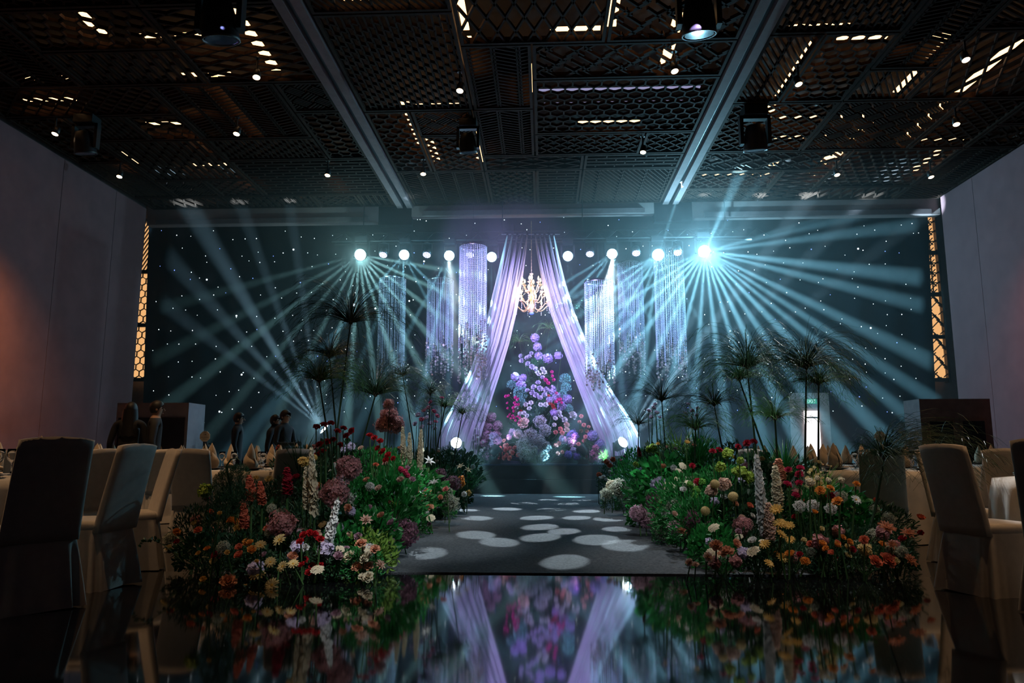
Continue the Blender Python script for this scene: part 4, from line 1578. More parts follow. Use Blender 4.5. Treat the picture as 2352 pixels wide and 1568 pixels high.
idx = np.minimum(3, k.astype(int))
fr = (k - idx)[:, None]
PP = np.array([tuple(p) for p in pts])
lb_.scatter(V0, F0, rotmats(RNG.standard_normal((n, 3)), RNG.random(n) * 6, .035 * np.ones(n)), PP[idx] * (1 - fr) + PP[idx + 1] * fr)
tag(lb_.build('leaves', M_LEAFD, t), kind='stuff')

# ------------------------------------------------------------------ blooms of the left bed
blooms('rose', 'peach', 5.75, [(830, 1250, 27), (862, 1262, 22), (820, 1302, 24), (848, 1301, 24)], 'peach rose in the lit front corner cluster, left bed')
blooms('rose', 'cream', 5.7, [(803, 1278, 28), (841, 1281, 30), (846, 1326, 26), (833, 1326, 20)], 'cream rose in the lit front corner cluster, left bed')
blooms('spiky', 'blush', 5.65, [(871, 1299, 28)], 'blush rose with pointed petals at the runway edge of the left cluster')
blooms('spiky', 'blush', 6.2, [(840, 1196, 32)], 'lone blush rose with spiky petals above the lit rose cluster')
blooms('rose', 'mauve', 5.8, [(795, 1262, 18)], 'dull mauve rose left of the lit rose cluster')
blooms('daisy', 'butter', 5.6, [(598, 1252, 28), (642, 1240, 32), (621, 1291, 28), (649, 1301, 27), (673, 1295, 27), (592, 1322, 36), (625, 1344, 36), (560, 1352, 26)], 'butter yellow daisy in the dark front of the left bed')
blooms('rose', 'peach', 5.5, [(524, 1338, 36)], 'big dim peach rose low in the dark front of the left bed')
blooms('spray', 'yellow', 5.7, [(457, 1272, 12), (522, 1270, 12), (468, 1332, 15), (505, 1180, 11), (590, 1290, 10)], 'tiny yellow bloom scattered in the dark left edge of the left bed')
blooms('rose_closed', 'red', 5.75, [(698, 1230, 17), (711, 1226, 17), (690, 1245, 16), (722, 1228, 16), (735, 1240, 17), (700, 1286, 15), (694, 1298, 15), (716, 1300, 14), (709, 1316, 16), (736, 1301, 17)],
       'small red ranunculus beside the leaning larkspur, front of the left bed')
for i, (a, c, w) in enumerate([((578, 1148), (572, 1088), 30), ((602, 1158), (598, 1102), 24), ((562, 1212), (560, 1152), 28)]):
    spike('coral', 6.3, a, c, w, 'dark coral stock spike in the left bed near the chairs', 'coral stock spikes')
spike('crimson', 6.6, (660, 1135), (660, 1070), 30, 'dark crimson stock spike left of the white larkspur')
blooms('hydrangea_b', 'dustypink', 6.1, [(648, 1205, 62)], 'dim dusty pink hydrangea above the butter daisies')
blooms('pom', 'lime', 6.3, [(472, 1126, 32)], 'lime green flower head at the left edge of the left bed')
spike('cream', 6.35, (722, 1182), (715, 1022), 26, 'tall upright cream larkspur spike in the left bed')
spike('cream', 6.4, (704, 1170), (703, 1068), 22, 'shorter cream larkspur spike close left of the tall one')
spike('white', 5.95, (742, 1292), (778, 1140), 30, 'white larkspur spike leaning right above the red ranunculus')
blooms('hydrangea', 'dustypink', 6.6, [(800, 1074, 58)], 'big round dusty pink hydrangea, upper one in the left bed')
blooms('hydrangea_b', 'dustypink', 6.4, [(768, 1132, 68)], 'big dusty pink hydrangea below the round one in the left bed')
blooms('ball', 'yellow', 6.6, [(722, 1051, 15)], 'yellow craspedia ball beside the tall cream larkspur')
blooms('pom', 'yellow', 6.6, [(697, 1060, 26)], 'dull orange-yellow bloom left of the tall cream larkspur')
blooms('rose', 'red', 7.3, [(727, 981, 17), (744, 976, 17), (760, 973, 17), (775, 991, 17), (789, 984, 16), (796, 1001, 16), (808, 990, 17), (734, 1021, 17), (751, 1015, 17), (765, 1011, 16), (741, 1037, 18), (729, 1044, 15), (782, 1022, 15)],
       'red rose on a tall stem at the top of the left bed')
blooms('rose_closed', 'red', 8.0, [(849, 1001, 14), (860, 1007, 14), (873, 1014, 14), (880, 1038, 16), (892, 1047, 16), (887, 1058, 14), (904, 1054, 12), (868, 1030, 12)], 'red ranunculus on the runway side of the left bed')
blooms('rose', 'coral', 7.6, [(863, 1068, 14)], 'single coral bloom below the red ranunculus in the left bed')
blooms('pom', 'raspberry', 8.2, [(921, 1077, 14), (929, 1083, 14), (935, 1091, 12)], 'raspberry bloom left of the lilies')
for i, (a, c, w) in enumerate([((928, 1068), (925, 976), 18), ((942, 1080), (941, 990), 17), ((964, 1078), (968, 982), 17)]):
    spike('cream', 9.8, a, c, w, ['leftmost', 'middle', 'rightmost'][i] + ' of three cream larkspur spikes by the runway, left bed', 'three cream spikes')
blooms('lily', 'white', 9.6, [(985, 1060, 30), (962, 1092, 32), (997, 1110, 30)], 'white lily near the three cream spikes')
blooms('lily', 'cream', 12.0, [(1058, 1072, 22), (1074, 1080, 20)], 'small cream lily at the stage end of the left bed')
blooms('rose', 'peach', 9.3, [(955, 1128, 18), (982, 1131, 20), (964, 1148, 18), (987, 1166, 20), (940, 1162, 18)], 'peach rose below the white lilies')
blooms('rose', 'salmon', 9.6, [(971, 1142, 18), (1024, 1124, 14)], 'salmon rose below the white lilies')
blooms('pom', 'orange', 12.5, [(1060, 1100, 14), (1062, 1110, 13), (1056, 1118, 13)], 'orange bloom at the stage end of the left bed')
blooms('pom', 'yellow', 13.0, [(1066, 1135, 12), (1076, 1132, 13), (1055, 1132, 11)], 'small yellow bloom on the runway edge near the stage, left side')
blooms('hydrangea_b', 'mauve', 8.6, [(936, 1141, 38)], 'mauve hydrangea between the green tassels and the peach roses')
blooms('hydrangea', 'plum', 7.2, [(928, 1225, 62)], 'dark plum hydrangea on the runway edge, left bed')
blooms('hydrangea_b', 'plum', 7.5, [(908, 1195, 44)], 'dark plum hydrangea half hidden by trailing tassels')
blooms('cloud', 'sage', 10.6, [(1032, 1158, 44), (1022, 1135, 38)], 'pale sage filler cloud on the runway edge, left bed')
blooms('cloud', 'plum', 12.0, [(1040, 1110, 36), (1010, 1090, 30)], 'plum-grey filler cloud behind the lilies')
blooms('hydrangea_b', 'dustypink', 11.6, [(893, 955, 42), (908, 975, 44), (880, 975, 38), (893, 928, 26)], 'tall dusty pink hydrangea in the haze below the leftmost crystal column')
blooms('spray', 'pink', 12.0, [(975, 945, 12), (985, 938, 12), (996, 946, 11), (968, 965, 12), (1003, 957, 11), (1015, 915, 9), (990, 925, 10), (1000, 970, 10)], 'pink spray rose in the haze left of the drape foot')
blooms('spray', 'palelav', 12.4, [(962, 955, 13), (980, 962, 14), (990, 975, 14), (970, 982, 12), (955, 975, 12), (1000, 985, 10)], 'pale lavender spray bloom in the haze left of the drape foot')

# ------------------------------------------------------------------ blooms of the right bed
blooms('pom', 'coral', 14.0, [(1393, 1060, 12), (1408, 1055, 12), (1400, 1068, 11), (1376, 1090, 12)], 'small coral red bloom at the stage end of the right bed')
blooms('spray', 'white', 13.6, [(1386, 1097, 10), (1400, 1085, 9), (1378, 1099, 9), (1393, 1102, 8)], 'tiny white bloom at the stage end of the right bed')
blooms('hydrangea_b', 'cream', 12.5, [(1405, 1115, 28)], 'cream hydrangea nearest the stage on the right runway edge')
blooms('cloud', 'sage', 12.2, [(1424, 1122, 44), (1446, 1142, 44), (1392, 1135, 28)], 'grey-sage filler cloud on the right runway edge near the stage')
blooms('pom', 'raspberry', 11.0, [(1495, 1068, 14), (1506, 1064, 14), (1514, 1072, 13), (1486, 1084, 14), (1500, 1090, 14), (1480, 1094, 12), (1510, 1086, 12)], 'raspberry bloom in the cluster beside the lime heads, right bed')
blooms('pom', 'lime', 11.0, [(1460, 1066, 12), (1480, 1071, 13), (1500, 1029, 20), (1510, 1044, 12), (1490, 1032, 14)], 'lime green head near the right floor lamp')
spike('crimson', 11.4, (1470, 1048), (1466, 1024), 10, 'small crimson spike left of the lime heads, right bed')
blooms('hydrangea', 'palelav', 9.6, [(1513, 1112, 34)], 'pale pink-lilac hydrangea on the right bed above the mauve ones')
blooms('umbel', 'cream', 9.0, [(1538, 1115, 28), (1568, 1070, 20), (1560, 1082, 20), (1557, 1102, 20)], 'flat cream yarrow head in the right bed')
blooms('hydrangea_b', 'mauve', 9.3, [(1465, 1178, 38), (1486, 1190, 42)], 'mauve hydrangea lying on the right runway edge')
blooms('cloud', 'plum', 9.6, [(1500, 1150, 34)], 'plum filler cloud above the mauve hydrangeas, right bed')
blooms('cloud', 'sage', 8.2, [(1522, 1222, 36), (1545, 1165, 38), (1590, 1115, 44)], 'pale sage filler mound along the right runway edge')
blooms('hydrangea', 'mauve', 7.7, [(1553, 1212, 38)], 'mauve hydrangea near the front of the right runway edge')
blooms('hydrangea_b', 'plum', 7.5, [(1590, 1192, 36), (1583, 1222, 36)], 'dark plum hydrangea near the front of the right bed')
blooms('rose', 'peach', 7.5, [(1566, 1222, 22)], 'peach bloom in front of the mauve hydrangea, right runway edge')
blooms('spray', 'yellow', 8.8, [(1515, 1155, 9), (1528, 1170, 9), (1508, 1167, 8), (1512, 1020, 8), (1578, 1018, 12)], 'tiny bright yellow bloom in the right bed')
blooms('ball', 'butter', 6.9, [(1642, 1111, 21), (1684, 1140, 23), (1620, 1173, 21)], 'round butter yellow craspedia ball in the right bed')
blooms('pom', 'blush', 6.9, [(1634, 1127, 26), (1664, 1112, 28)], 'pale blush bloom beside the yellow balls, right bed')
blooms('pom', 'lime', 7.2, [(1672, 1042, 25), (1655, 1072, 22), (1700, 1057, 16), (1703, 1083, 26), (1720, 1096, 26), (1690, 1083, 18)], 'big lime green head in the middle of the right bed')
blooms('pom', 'green', 7.5, [(1600, 1125, 18), (1585, 1112, 14), (1613, 1106, 15), (1596, 1138, 14)], 'green head low at the left of the right bed middle')
blooms('rose', 'crimson', 7.6, [(1637, 1037, 16), (1652, 1034, 17), (1695, 1026, 14), (1716, 1018, 17), (1731, 1015, 17), (1604, 1107, 20), (1590, 1070, 14)], 'dark crimson rose at the top of the right bed')
spike('white', 6.6, (1757, 1235), (1737, 1036), 32, 'tall white larkspur spike in the right bed')
spike('cream', 6.7, (1787, 1165), (1780, 1065), 30, 'cream larkspur spike right of the tall white one')
spike('peach', 7.0, (1790, 1110), (1788, 1050), 34, 'dull peach stock spike behind the cream larkspur')
spike('blush', 6.5, (1768, 1240), (1765, 1150), 30, 'blush lower part spike below the tall white larkspur')
blooms('daisy', 'yellow', 6.1, [(1783, 1170, 31), (1792, 1203, 31), (1813, 1207, 24), (1795, 1228, 28), (1816, 1240, 22), (1757, 1250, 26), (1797, 1281, 26), (1766, 1294, 24)], 'orange-yellow daisy below the white larkspur, right bed')
blooms('rose_closed', 'raspberry', 6.8, [(1811, 1080, 15), (1838, 1077, 16), (1836, 1091, 17), (1808, 1113, 16), (1836, 1110, 15), (1828, 1140, 18)], 'raspberry ranunculus right of the white larkspur')
for (a, c) in [((1868, 1140), (1868, 1070)), ((1884, 1130), (1883, 1082))]:
    A = PY(a[0], a[1], 6.6)
    B = PY(c[0], c[1], 6.6)
    o = link('snapdragon', flower_mesh('bells', 'butter'))
    ln = (B - A).length
    o.matrix_world = Matrix.Translation(A) @ Matrix.Diagonal((ln * 1.2, ln * 1.2, ln, 1))
    tag(o, 'pale yellow snapdragon stem in the lit part of the right bed', 'flower', 'pale snapdragons')
    MB().tube([(0, 0, -A.z / ln + .03), (0, 0, 0), (0, 0, 1)], .03, 4, cap=False).build('stem', M_STEM, o)
blooms('pom', 'cream', 6.5, [(1860, 1107, 18), (1903, 1103, 12), (1932, 1103, 13), (1878, 1098, 12)], 'small cream head in the lit part of the right bed')
blooms('rose', 'orange', 6.4, [(1884, 1127, 22), (1907, 1122, 18), (1924, 1152, 24), (1967, 1112, 16)], 'orange poppy-like bloom in the lit part of the right bed')
blooms('daisy', 'white', 6.4, [(1966, 1148, 24)], 'single white daisy at the right of the right bed')
blooms('cloud', 'white', 6.6, [(1836, 1162, 26), (1868, 1162, 28), (1908, 1168, 26)], 'white filler blossom cluster in the right bed')
blooms('spray', 'orange', 6.1, [(1870, 1178, 14), (1888, 1250, 16), (1920, 1253, 16), (1950, 1246, 14), (1898, 1262, 14), (1935, 1235, 12), (1850, 1292, 20)], 'small dim orange bloom in the dark front of the right bed')
blooms('spiky', 'peach', 6.0, [(2035, 1216, 40), (2086, 1228, 34), (2088, 1290, 34), (2048, 1252, 26)], 'peach open rose at the far right end of the right bed')
blooms('rose', 'coral', 5.95, [(2010, 1290, 30), (2037, 1287, 36), (1985, 1240, 20)], 'coral red rose low at the right end of the right bed')
blooms('pom', 'butter', 6.0, [(1987, 1262, 28)], 'yellow-green bloom above the coral roses')
blooms('rose', 'peach', 6.0, [(1645, 1254, 28), (1669, 1270, 34)], 'orange-peach rose at the front corner of the right bed')
blooms('rose', 'blush', 5.95, [(1625, 1280, 22), (1584, 1292, 18), (1597, 1297, 16)], 'small blush rose on the floor edge at the front of the right bed')
blooms('pom', 'dustypink', 6.05, [(1642, 1293, 26), (1690, 1290, 26)], 'dusty pink bloom under the orange-peach roses')
blooms('hydrangea_b', 'dustypink', 6.7, [(1705, 1205, 40), (1698, 1220, 34)], 'dusky peach-pink hydrangea under the yellow balls')
blooms('spray', 'palelav', 11.6, [(1490, 945, 11), (1500, 938, 11), (1508, 950, 12), (1497, 960, 11), (1515, 960, 10), (1505, 930, 9), (1580, 930, 10), (1590, 945, 11), (1600, 955, 9), (1575, 950, 9), (1588, 962, 9), (1602, 938, 8)],
       'pale lilac spray bloom in the haze behind the right bed')

# small fillers between the named blooms
IN = [('spray', 'blush', 'blush'), ('cloud', 'white', 'white tufted'), ('spray', 'white', 'white'), ('spray', 'mauve', 'mauve'), ('pom', 'palelav', 'pale lilac'), ('umbel', 'cream', 'flat cream'), ('spray', 'peach', 'peach')]
OUTC = [('spray', 'butter', 'butter yellow'), ('spray', 'crimson', 'crimson'), ('pom', 'dustypink', 'dusty pink'), ('spray', 'orange', 'orange'), ('cloud', 'sage', 'sage tufted'), ('spray', 'coral', 'coral')]
rf = random.Random(77)
for (side, Y, r, x, y, rn, ri) in FILL:
    for q in range(4 if Y < 9 else 3):
        a = rf.uniform(0, 6.28)
        el = rf.uniform(.0, 1.2)
        c = PY(x, y, Y + .36)
        c.z = max(.12, c.z - .1)
        d = Vector((math.cos(a) * math.cos(el) * .95, -abs(math.sin(a) * math.cos(el)) - .25, math.sin(el) * .95))
        P = c + d * r * rf.uniform(.78, .98)
        if P.z < .08:
            P.z = .08
        inner = abs(P.x) < 2.35 + (0 if Y > 7 else -.35)
        kind, col, nm = rf.choice(IN if inner else OUTC)
        dm = rf.uniform(.045, .075) * (1.6 if kind in ('cloud', 'umbel', 'pom') else 1.0)
        place = '%s foliage, %s flower bed' % (rn, side)
        lb = 'small %s bloom in %s' % (nm, place)
        bloom(kind, col, P, dm, lb, lb, None, c + Vector((0, 0, -.1)))

# ------------------------------------------------------------------ flower tree on the stage
TX = 1240
HW = [(755, 8), (775, 18), (830, 55), (900, 80), (950, 100), (1000, 140), (1060, 175)]


def treeY(x, y, k=1.0):
    hw = float(np.interp(y, [h[0] for h in HW], [h[1] for h in HW])) * k
    d = math.sqrt(max(0, hw * hw - (x - TX) ** 2))
    return 18.95 - d * 18.5 / FPX * .75


stand = thing('flower_tree_frame', 'leafy core of the tall flower tree in the middle of the stage', 'flower stand', (PY(TX, 1060, 18.95).x, 18.95, DECK))
MB().tube([(0, 0, 0), (0, 0, 3.0)], [.04, .02], 6).build('pole', M_STEM, stand)
for (h, r, z) in [('darkfine', .95, .45), ('darkfine', .75, 1.0), ('dark', .58, 1.55), ('darkfine', .38, 2.1), ('fine', .22, 2.6)]:
    o = link('foliage', BUSH[h], stand, (0, 0, z))
    o.scale = (r, r * .8, r * .75)


def tree_blooms(kind, col, pts, label, k=1.0):
    g = label if len(pts) > 1 else None
    for p in pts:
        Y = treeY(p[0], p[1], k)
        P = PY(p[0], p[1], Y)
        ax = Vector(((p[0] - TX) / 120, -1, .35 + RF.uniform(-.2, .4)))
        root = Vector((stand.location.x + (P.x - stand.location.x) * .35, 18.95, max(DECK + .05, P.z - .25 - abs(P.x - stand.location.x) * .3)))
        bloom(kind, col, P, p[2] * Y / FPX, label, g, ax, root)


tree_blooms('hydrangea', 'lavender', [(1229, 776, 21), (1234, 797, 20), (1237, 818, 20), (1258, 823, 23), (1282, 817, 20), (1184, 865, 20), (1201, 868, 18), (1197, 883, 22), (1268, 895, 20)], 'lavender hydrangea on the upper part of the flower tree')
tree_blooms('hydrangea_b', 'lavender', [(1278, 912, 20), (1289, 932, 20), (1262, 918, 16), (1303, 916, 22), (1272, 948, 18)], 'lavender hydrangea half way down the right of the flower tree')
tree_blooms('hydrangea_b', 'violet', [(1315, 1000, 26), (1305, 1044, 18), (1325, 1048, 18), (1236, 1037, 14)], 'violet hydrangea at the foot of the flower tree')
tree_blooms('spray', 'palelav', [(1197, 818, 10), (1199, 829, 11), (1210, 823, 10), (1216, 820, 10), (1221, 812, 9), (1213, 836, 11), (1222, 843, 12), (1230, 848, 11), (1240, 893, 13), (1254, 895, 13), (1223, 902, 12), (1231, 908, 12), (1250, 908, 12),
                                 (1240, 915, 12), (1226, 890, 12), (1212, 898, 10), (1246, 868, 10), (1236, 880, 11)], 'pale lilac spray rose on the upper flower tree')
tree_blooms('rose_closed', 'white', [(1234, 855, 9), (1246, 848, 10), (1250, 855, 11), (1238, 861, 9), (1187, 937, 9), (1195, 950, 10), (1204, 949, 10), (1211, 955, 9), (1208, 929, 10), (1216, 939, 10), (1242, 930, 10), (1253, 930, 11), (1275, 961, 10),
                                     (1287, 957, 10), (1296, 965, 13), (1273, 976, 9), (1314, 955, 18), (1283, 948, 12), (1220, 925, 10)], 'small white ranunculus on the flower tree')
tree_blooms('spray', 'hotpink', [(1163, 911, 8), (1169, 909, 7), (1166, 926, 6), (1167, 938, 6), (1185, 914, 8), (1190, 918, 8), (1183, 925, 7), (1180, 937, 8), (1186, 931, 8), (1192, 929, 6), (1181, 944, 6), (1172, 952, 6), (1178, 955, 6), (1168, 957, 6), (1174, 961, 5),
                                 (1182, 960, 7), (1190, 957, 6), (1195, 960, 6), (1185, 966, 6), (1193, 971, 6), (1276, 924, 8), (1281, 919, 8), (1286, 917, 8), (1289, 925, 7), (1277, 903, 7), (1267, 855, 8), (1268, 864, 7), (1271, 873, 8), (1253, 874, 10), (1259, 881, 9)],
            'hot pink spray bud on the flower tree', 1.25)
tree_blooms('rose', 'red', [(1259, 920, 9), (1260, 909, 7), (1270, 932, 9), (1273, 939, 9), (1196, 945, 8), (1264, 926, 8)], 'dark red bloom near the middle of the flower tree')
tree_blooms('rose', 'salmon', [(1287, 985, 11), (1276, 993, 11), (1291, 994, 12), (1277, 1023, 11), (1284, 1018, 10), (1281, 1041, 10), (1291, 1038, 9)], 'salmon rose on the lower right of the flower tree')
tree_blooms('rose', 'salmon', [(1162, 1033, 12), (1171, 1030, 11), (1164, 1045, 11), (1178, 1040, 11), (1151, 1042, 11), (1148, 1053, 11), (1158, 1051, 11), (1171, 1052, 12), (1150, 1029, 10), (1165, 1022, 9), (1190, 1045, 10), (1182, 1028, 10)], 'salmon rose at the lower left foot of the flower tree')
tree_blooms('rose', 'blush', [(1203, 972, 26), (1301, 976, 14), (1302, 988, 14), (1174, 1037, 10), (1160, 1023, 10), (1158, 1012, 9)], 'blush rose on the lower flower tree')
tree_blooms('cloud', 'silver', [(1240, 968, 30), (1252, 988, 28), (1218, 1000, 34), (1203, 1022, 34), (1236, 1012, 30), (1252, 1026, 28), (1247, 1046, 26), (1207, 1042, 36), (1190, 996, 22), (1228, 1035, 26)], 'silvery white filler cloud on the lower flower tree')
tree_blooms('hydrangea_b', 'palelav', [(1294, 1010, 20), (1311, 1014, 22), (1316, 1033, 14), (1176, 992, 16), (1170, 1003, 14)], 'pale lilac hydrangea low on the flower tree')
for (x, y, r) in [(1195, 905, .20), (1175, 885, .13), (1298, 872, .15), (1300, 892, .14), (1292, 908, .13), (1306, 940, .12), (1198, 925, .14)]:
    Y = treeY(x, y)
    o = bush('teal', PY(x, y, Y), (r, r * .8, r * 1.1), 'blue-green eucalyptus spray on the flower tree', 'eucalyptus on the flower tree')
# side masses on the stage
side_root = {}


def stage_blooms(kind, col, Y, pts, label):
    g = label if len(pts) > 1 else None
    for p in pts:
        y = Y + RF.uniform(-.1, .1)
        P = PY(p[0], p[1], y)
        bloom(kind, col, P, p[2] * y / FPX, label, g, Vector((RF.uniform(-.3, .3), -1, .5)), Vector((P.x, P.y + .1, DECK + .02)))


stage_blooms('hydrangea', 'mauve', 18.3, [(1128, 958, 24), (1115, 981, 28), (1142, 978, 24), (1120, 1000, 26), (1140, 1000, 22)], 'mauve hydrangea heaped left of the flower tree')
stage_blooms('hydrangea', 'palelav', 18.0, [(1134, 1004, 22), (1134, 1018, 20), (1146, 1012, 16)], 'pale lilac hydrangea over the left stage uplight')
stage_blooms('pom', 'mauve', 18.2, [(1110, 1018, 20), (1120, 1030, 20), (1100, 1005, 18), (1118, 1048, 18)], 'mauve bloom low at the left of the stage')
stage_blooms('spray', 'white', 17.9, [(1092, 985, 5), (1097, 980, 5), (1101, 988, 5), (1088, 1000, 5), (1109, 1016, 7), (1094, 1019, 6), (1106, 1035, 8), (1083, 1035, 6), (1112, 1030, 6), (1098, 1005, 5), (1086, 1012, 5), (1103, 1042, 6), (1090, 1045, 6)],
             'tiny white blossom at the left end of the stage flowers')
stage_blooms('rose', 'salmon', 18.7, [(1335, 956, 10), (1331, 969, 9), (1341, 976, 10), (1335, 990, 9), (1348, 990, 9), (1345, 1003, 10), (1341, 1012, 9), (1329, 1020, 10), (1352, 980, 8)], 'salmon rose climbing right of the flower tree')
stage_blooms('hydrangea', 'lavender', 18.0, [(1361, 1001, 24), (1376, 1020, 24)], 'lavender hydrangea at the right of the stage')
stage_blooms('pom', 'pink', 17.8, [(1353, 1045, 18), (1367, 1040, 18), (1382, 1045, 18), (1360, 1054, 16), (1375, 1053, 16), (1392, 1052, 14), (1368, 1028, 14)], 'pink chrysanthemum in the heap at the right end of the stage')
for (x, y, r, lb) in [(1110, 1035, .34, 'dark feathery foliage under the mauve hydrangeas on stage'), (1370, 1040, .34, 'dark feathery foliage under the pink heap on stage')]:
    c = PY(x, y, 18.35)
    bush('darkfine', c, (r * 1.3, r * .8, r), lb, None)
for (px, Y, lb) in [((1138, 1020), 17.75, 'small black uplight glowing pink at the left foot of the flower tree'), ((1338, 1022), 17.75, 'small black uplight at the right foot of the flower tree')]:
    P = PY(px[0], px[1], Y)
    P.z = DECK + .36
    s = 1 if px[0] < 1240 else -1
    moving_head(P, Vector((s * .6, .3, .8)), .7, emit('uplight_pink', (1.0, .55, .95), 6.0), lb, hang=False, lens_r=.12)
    tag(MB().box(-.14, .14, -.10, .10, 0, .03).build('uplight_foot', M_BLACK, None, (P.x, P.y, DECK)), ('left' if s > 0 else 'right') + ' black foot plate under a small stage uplight', 'base plate')
    lamp('uplight_lamp', 'SPOT', P + Vector((s * .08, -.05, .1)), 45, PINK, target=(stand.location.x + s * -.1, 18.2, 2.3), angle=75, blend=.9, size=.05)
papyrus((1192, 786), (1205, 850), 18.4, 26, 'small papyrus sprouting left of the flower tree top', 50, None, 1.4, M_PAPG)
papyrus((1262, 756), (1245, 800), 18.5, 22, 'small papyrus sprouting right of the flower tree top', 50, None, 1.3, M_PAPG)
papyrus((1303, 712), (1258, 765), 18.3, 30, 'papyrus arching from the flower tree in front of the right drape', 60, None, 1.2, M_PAPD)

# ================================================================== banquet furniture
TABLE_H = .78


def superell(a, ex=4.0):
    c, s = math.cos(a), math.sin(a)
    return math.copysign(abs(c) ** (2 / ex), c), math.copysign(abs(s) ** (2 / ex), s)


def chair_parts(seed):
    rg = random.Random(seed)
    H = 1.0
    # backrest, leaning back (local -Y), top gently arched
    b = MB()
    rows = []
    for k in range(12):
        v = k / 11
        z = .40 + (H - .40) * v
        w = .215 - .012 * v
        dpt = .034 - .004 * v
        cy_ = -.19 - .13 * v - .02 * v * v
        for i in range(28):
            x, y = superell(2 * math.pi * i / 28, 5)
            zz = z + (.022 * (1 - x * x) if k == 11 else .022 * (1 - x * x) * v)
            rows.append((x * w, cy_ + y * dpt + .018 * (x * x) * v, zz))
    F = [(k * 28 + i, k * 28 + (i + 1) % 28, (k + 1) * 28 + (i + 1) % 28, (k + 1) * 28 + i) for k in range(11) for i in range(28)]
    F.append(tuple(reversed(range(28))))
    F.append(tuple(11 * 28 + i for i in range(28)))
    b.add(rows, F)
    back = b.mesh('backrest_cover', M_CHAIR, True)
    # seat cushion
    b = MB()
    V = []
    lev = [(.95, .40), (1.0, .415), (1.0, .455), (.96, .475), (.85, .482)]
    for (s, z) in lev:
        for i in range(28):
            x, y = superell(2 * math.pi * i / 28, 5)
            V.append((x * .225 * s, .01 + y * .225 * s, z))
    F = [(k * 28 + i, k * 28 + (i + 1) % 28, (k + 1) * 28 + (i + 1) % 28, (k + 1) * 28 + i) for k in range(4) for i in range(28)]
    F.append(tuple(reversed(range(28))))
    F.append(tuple(4 * 28 + i for i in range(28)))
    b.add(V, F)
    seat = b.mesh('seat_cover', M_CHAIR, True)
    # skirt with folds
    ph = [rg.uniform(0, 6.28) for _ in range(4)]

    def sk(u, v):
        a = 2 * math.pi * u
        x, y = superell(a, 5)
        f = .5 * math.sin(9 * a + ph[0]) + .35 * math.sin(14 * a + ph[1]) + .3 * math.sin(5 * a + ph[2])
        pull = .034 * f * v ** .7
        flare = 1 + .16 * v + pull / .225
        return (x * .226 * flare, .01 + y * .226 * flare - .02 * v, .42 - .412 * v)
    b = MB()
    b.grid(sk, 112, 10, closeu=True)
    skirt = b.mesh('skirt', M_CHAIR, True)
    return back, seat, skirt


CHAIR_MESH = [chair_parts(s) for s in (1, 2, 3)]
_ci = [0]


def chair(x, y, face, label, group):
    """face = point the sitter looks at"""
    a = math.atan2(face[1] - y, face[0] - x) - math.pi / 2
    t = thing('covered_chair', label, 'chair', (x, y, floor_z(y)), a, group)
    bk, se, sk = CHAIR_MESH[_ci[0] % 3]
    _ci[0] += 1
    link('backrest', bk, t)
    link('seat', se, t)
    link('skirt', sk, t)
    return t


def table_cloth_mesh(R, seed):
    rg = random.Random(seed)
    ph = [rg.uniform(0, 6.28) for _ in range(4)]
    b = MB()

    def fn(u, v):
        a = 2 * math.pi * u
        if v < .3:
            r = R * (v / .3)
            return (r * math.cos(a), r * math.sin(a), TABLE_H)
        s = (v - .3) / .7
        f = .55 * math.sin(17 * a + ph[0]) + .35 * math.sin(27 * a + ph[1]) + .3 * math.sin(9 * a + ph[2])
        r = R + .012 * min(1, s * 8) + s ** .8 * (.05 + .05 * f)
        return (r * math.cos(a), r * math.sin(a), TABLE_H - .004 - (TABLE_H - .012) * s ** 1.0)
    b.grid(fn, 160, 16, closeu=True)
    return b.mesh('tablecloth', M_CLOTH, True)


def round_table(x, y, R, label, seed):
    t = thing('round_table', label, 'table', (x, y, floor_z(y)), 0, 'round banquet tables')
    link('tablecloth', table_cloth_mesh(R, seed), t)
    MB().lathe([(.01, TABLE_H - .04), (R - .02, TABLE_H - .04), (R - .02, TABLE_H - .015), (.01, TABLE_H - .015)], 32).build('table_top', M_DARKWOOD, t)
    MB().lathe([(.30, 0), (.28, .03), (.05, .06), (.05, TABLE_H - .04)], 14).build('pedestal', M_BLACK, t)
    return t


# napkin: tall wrapped fold with a pointed tip
def napkin_mesh(seed):
    rg = random.Random(seed)
    tw = rg.uniform(-.3, .3)
    b = MB()

    def shell(a0, a1, h0, h1, r0, ph):
        def fn(u, v):
            a = a0 + (a1 - a0) * u
            h = h0 + (h1 - h0) * u
            prof = (1 - v ** 2.4) ** .8 * (.80 + .55 * v * (1 - v) * 2)
            rr = r0 * max(.02, prof)
            return (rr * math.cos(a + ph + tw * v), rr * .8 * math.sin(a + ph + tw * v), h * v)
        b.grid(fn, 18, 12)
    shell(-.3, math.pi * 2.0, .285, .285, .064, 0)
    shell(-1.2, math.pi * 1.1, .295, .12, .080, .5)
    shell(-.4, math.pi * 1.15, .235, .06, .093, 2.2)
    shell(.2, math.pi * .9, .16, .04, .104, 4.2)
    return b.mesh('napkin', M_NAPKIN, True)


NAPK = [napkin_mesh(s) for s in (1, 2, 3, 4)]
PLATE = MB().lathe([(.001, 0), (.085, 0), (.13, .012), (.15, .018), (.15, .021), (.128, .016), (.085, .005), (.001, .005)], 24, cap=False).mesh('plate', M_PLATE, True)
GLASSM = MB().lathe([(.001, 0), (.036, .001), (.034, .004), (.005, .010), (.004, .085), (.012, .095), (.034, .125), (.040, .160), (.036, .205), (.034, .205), (.038, .160), (.032, .127), (.008, .098), (.001, .096)], 16, cap=False).mesh('wine_glass', M_GLASS, True)
_ni = [0]


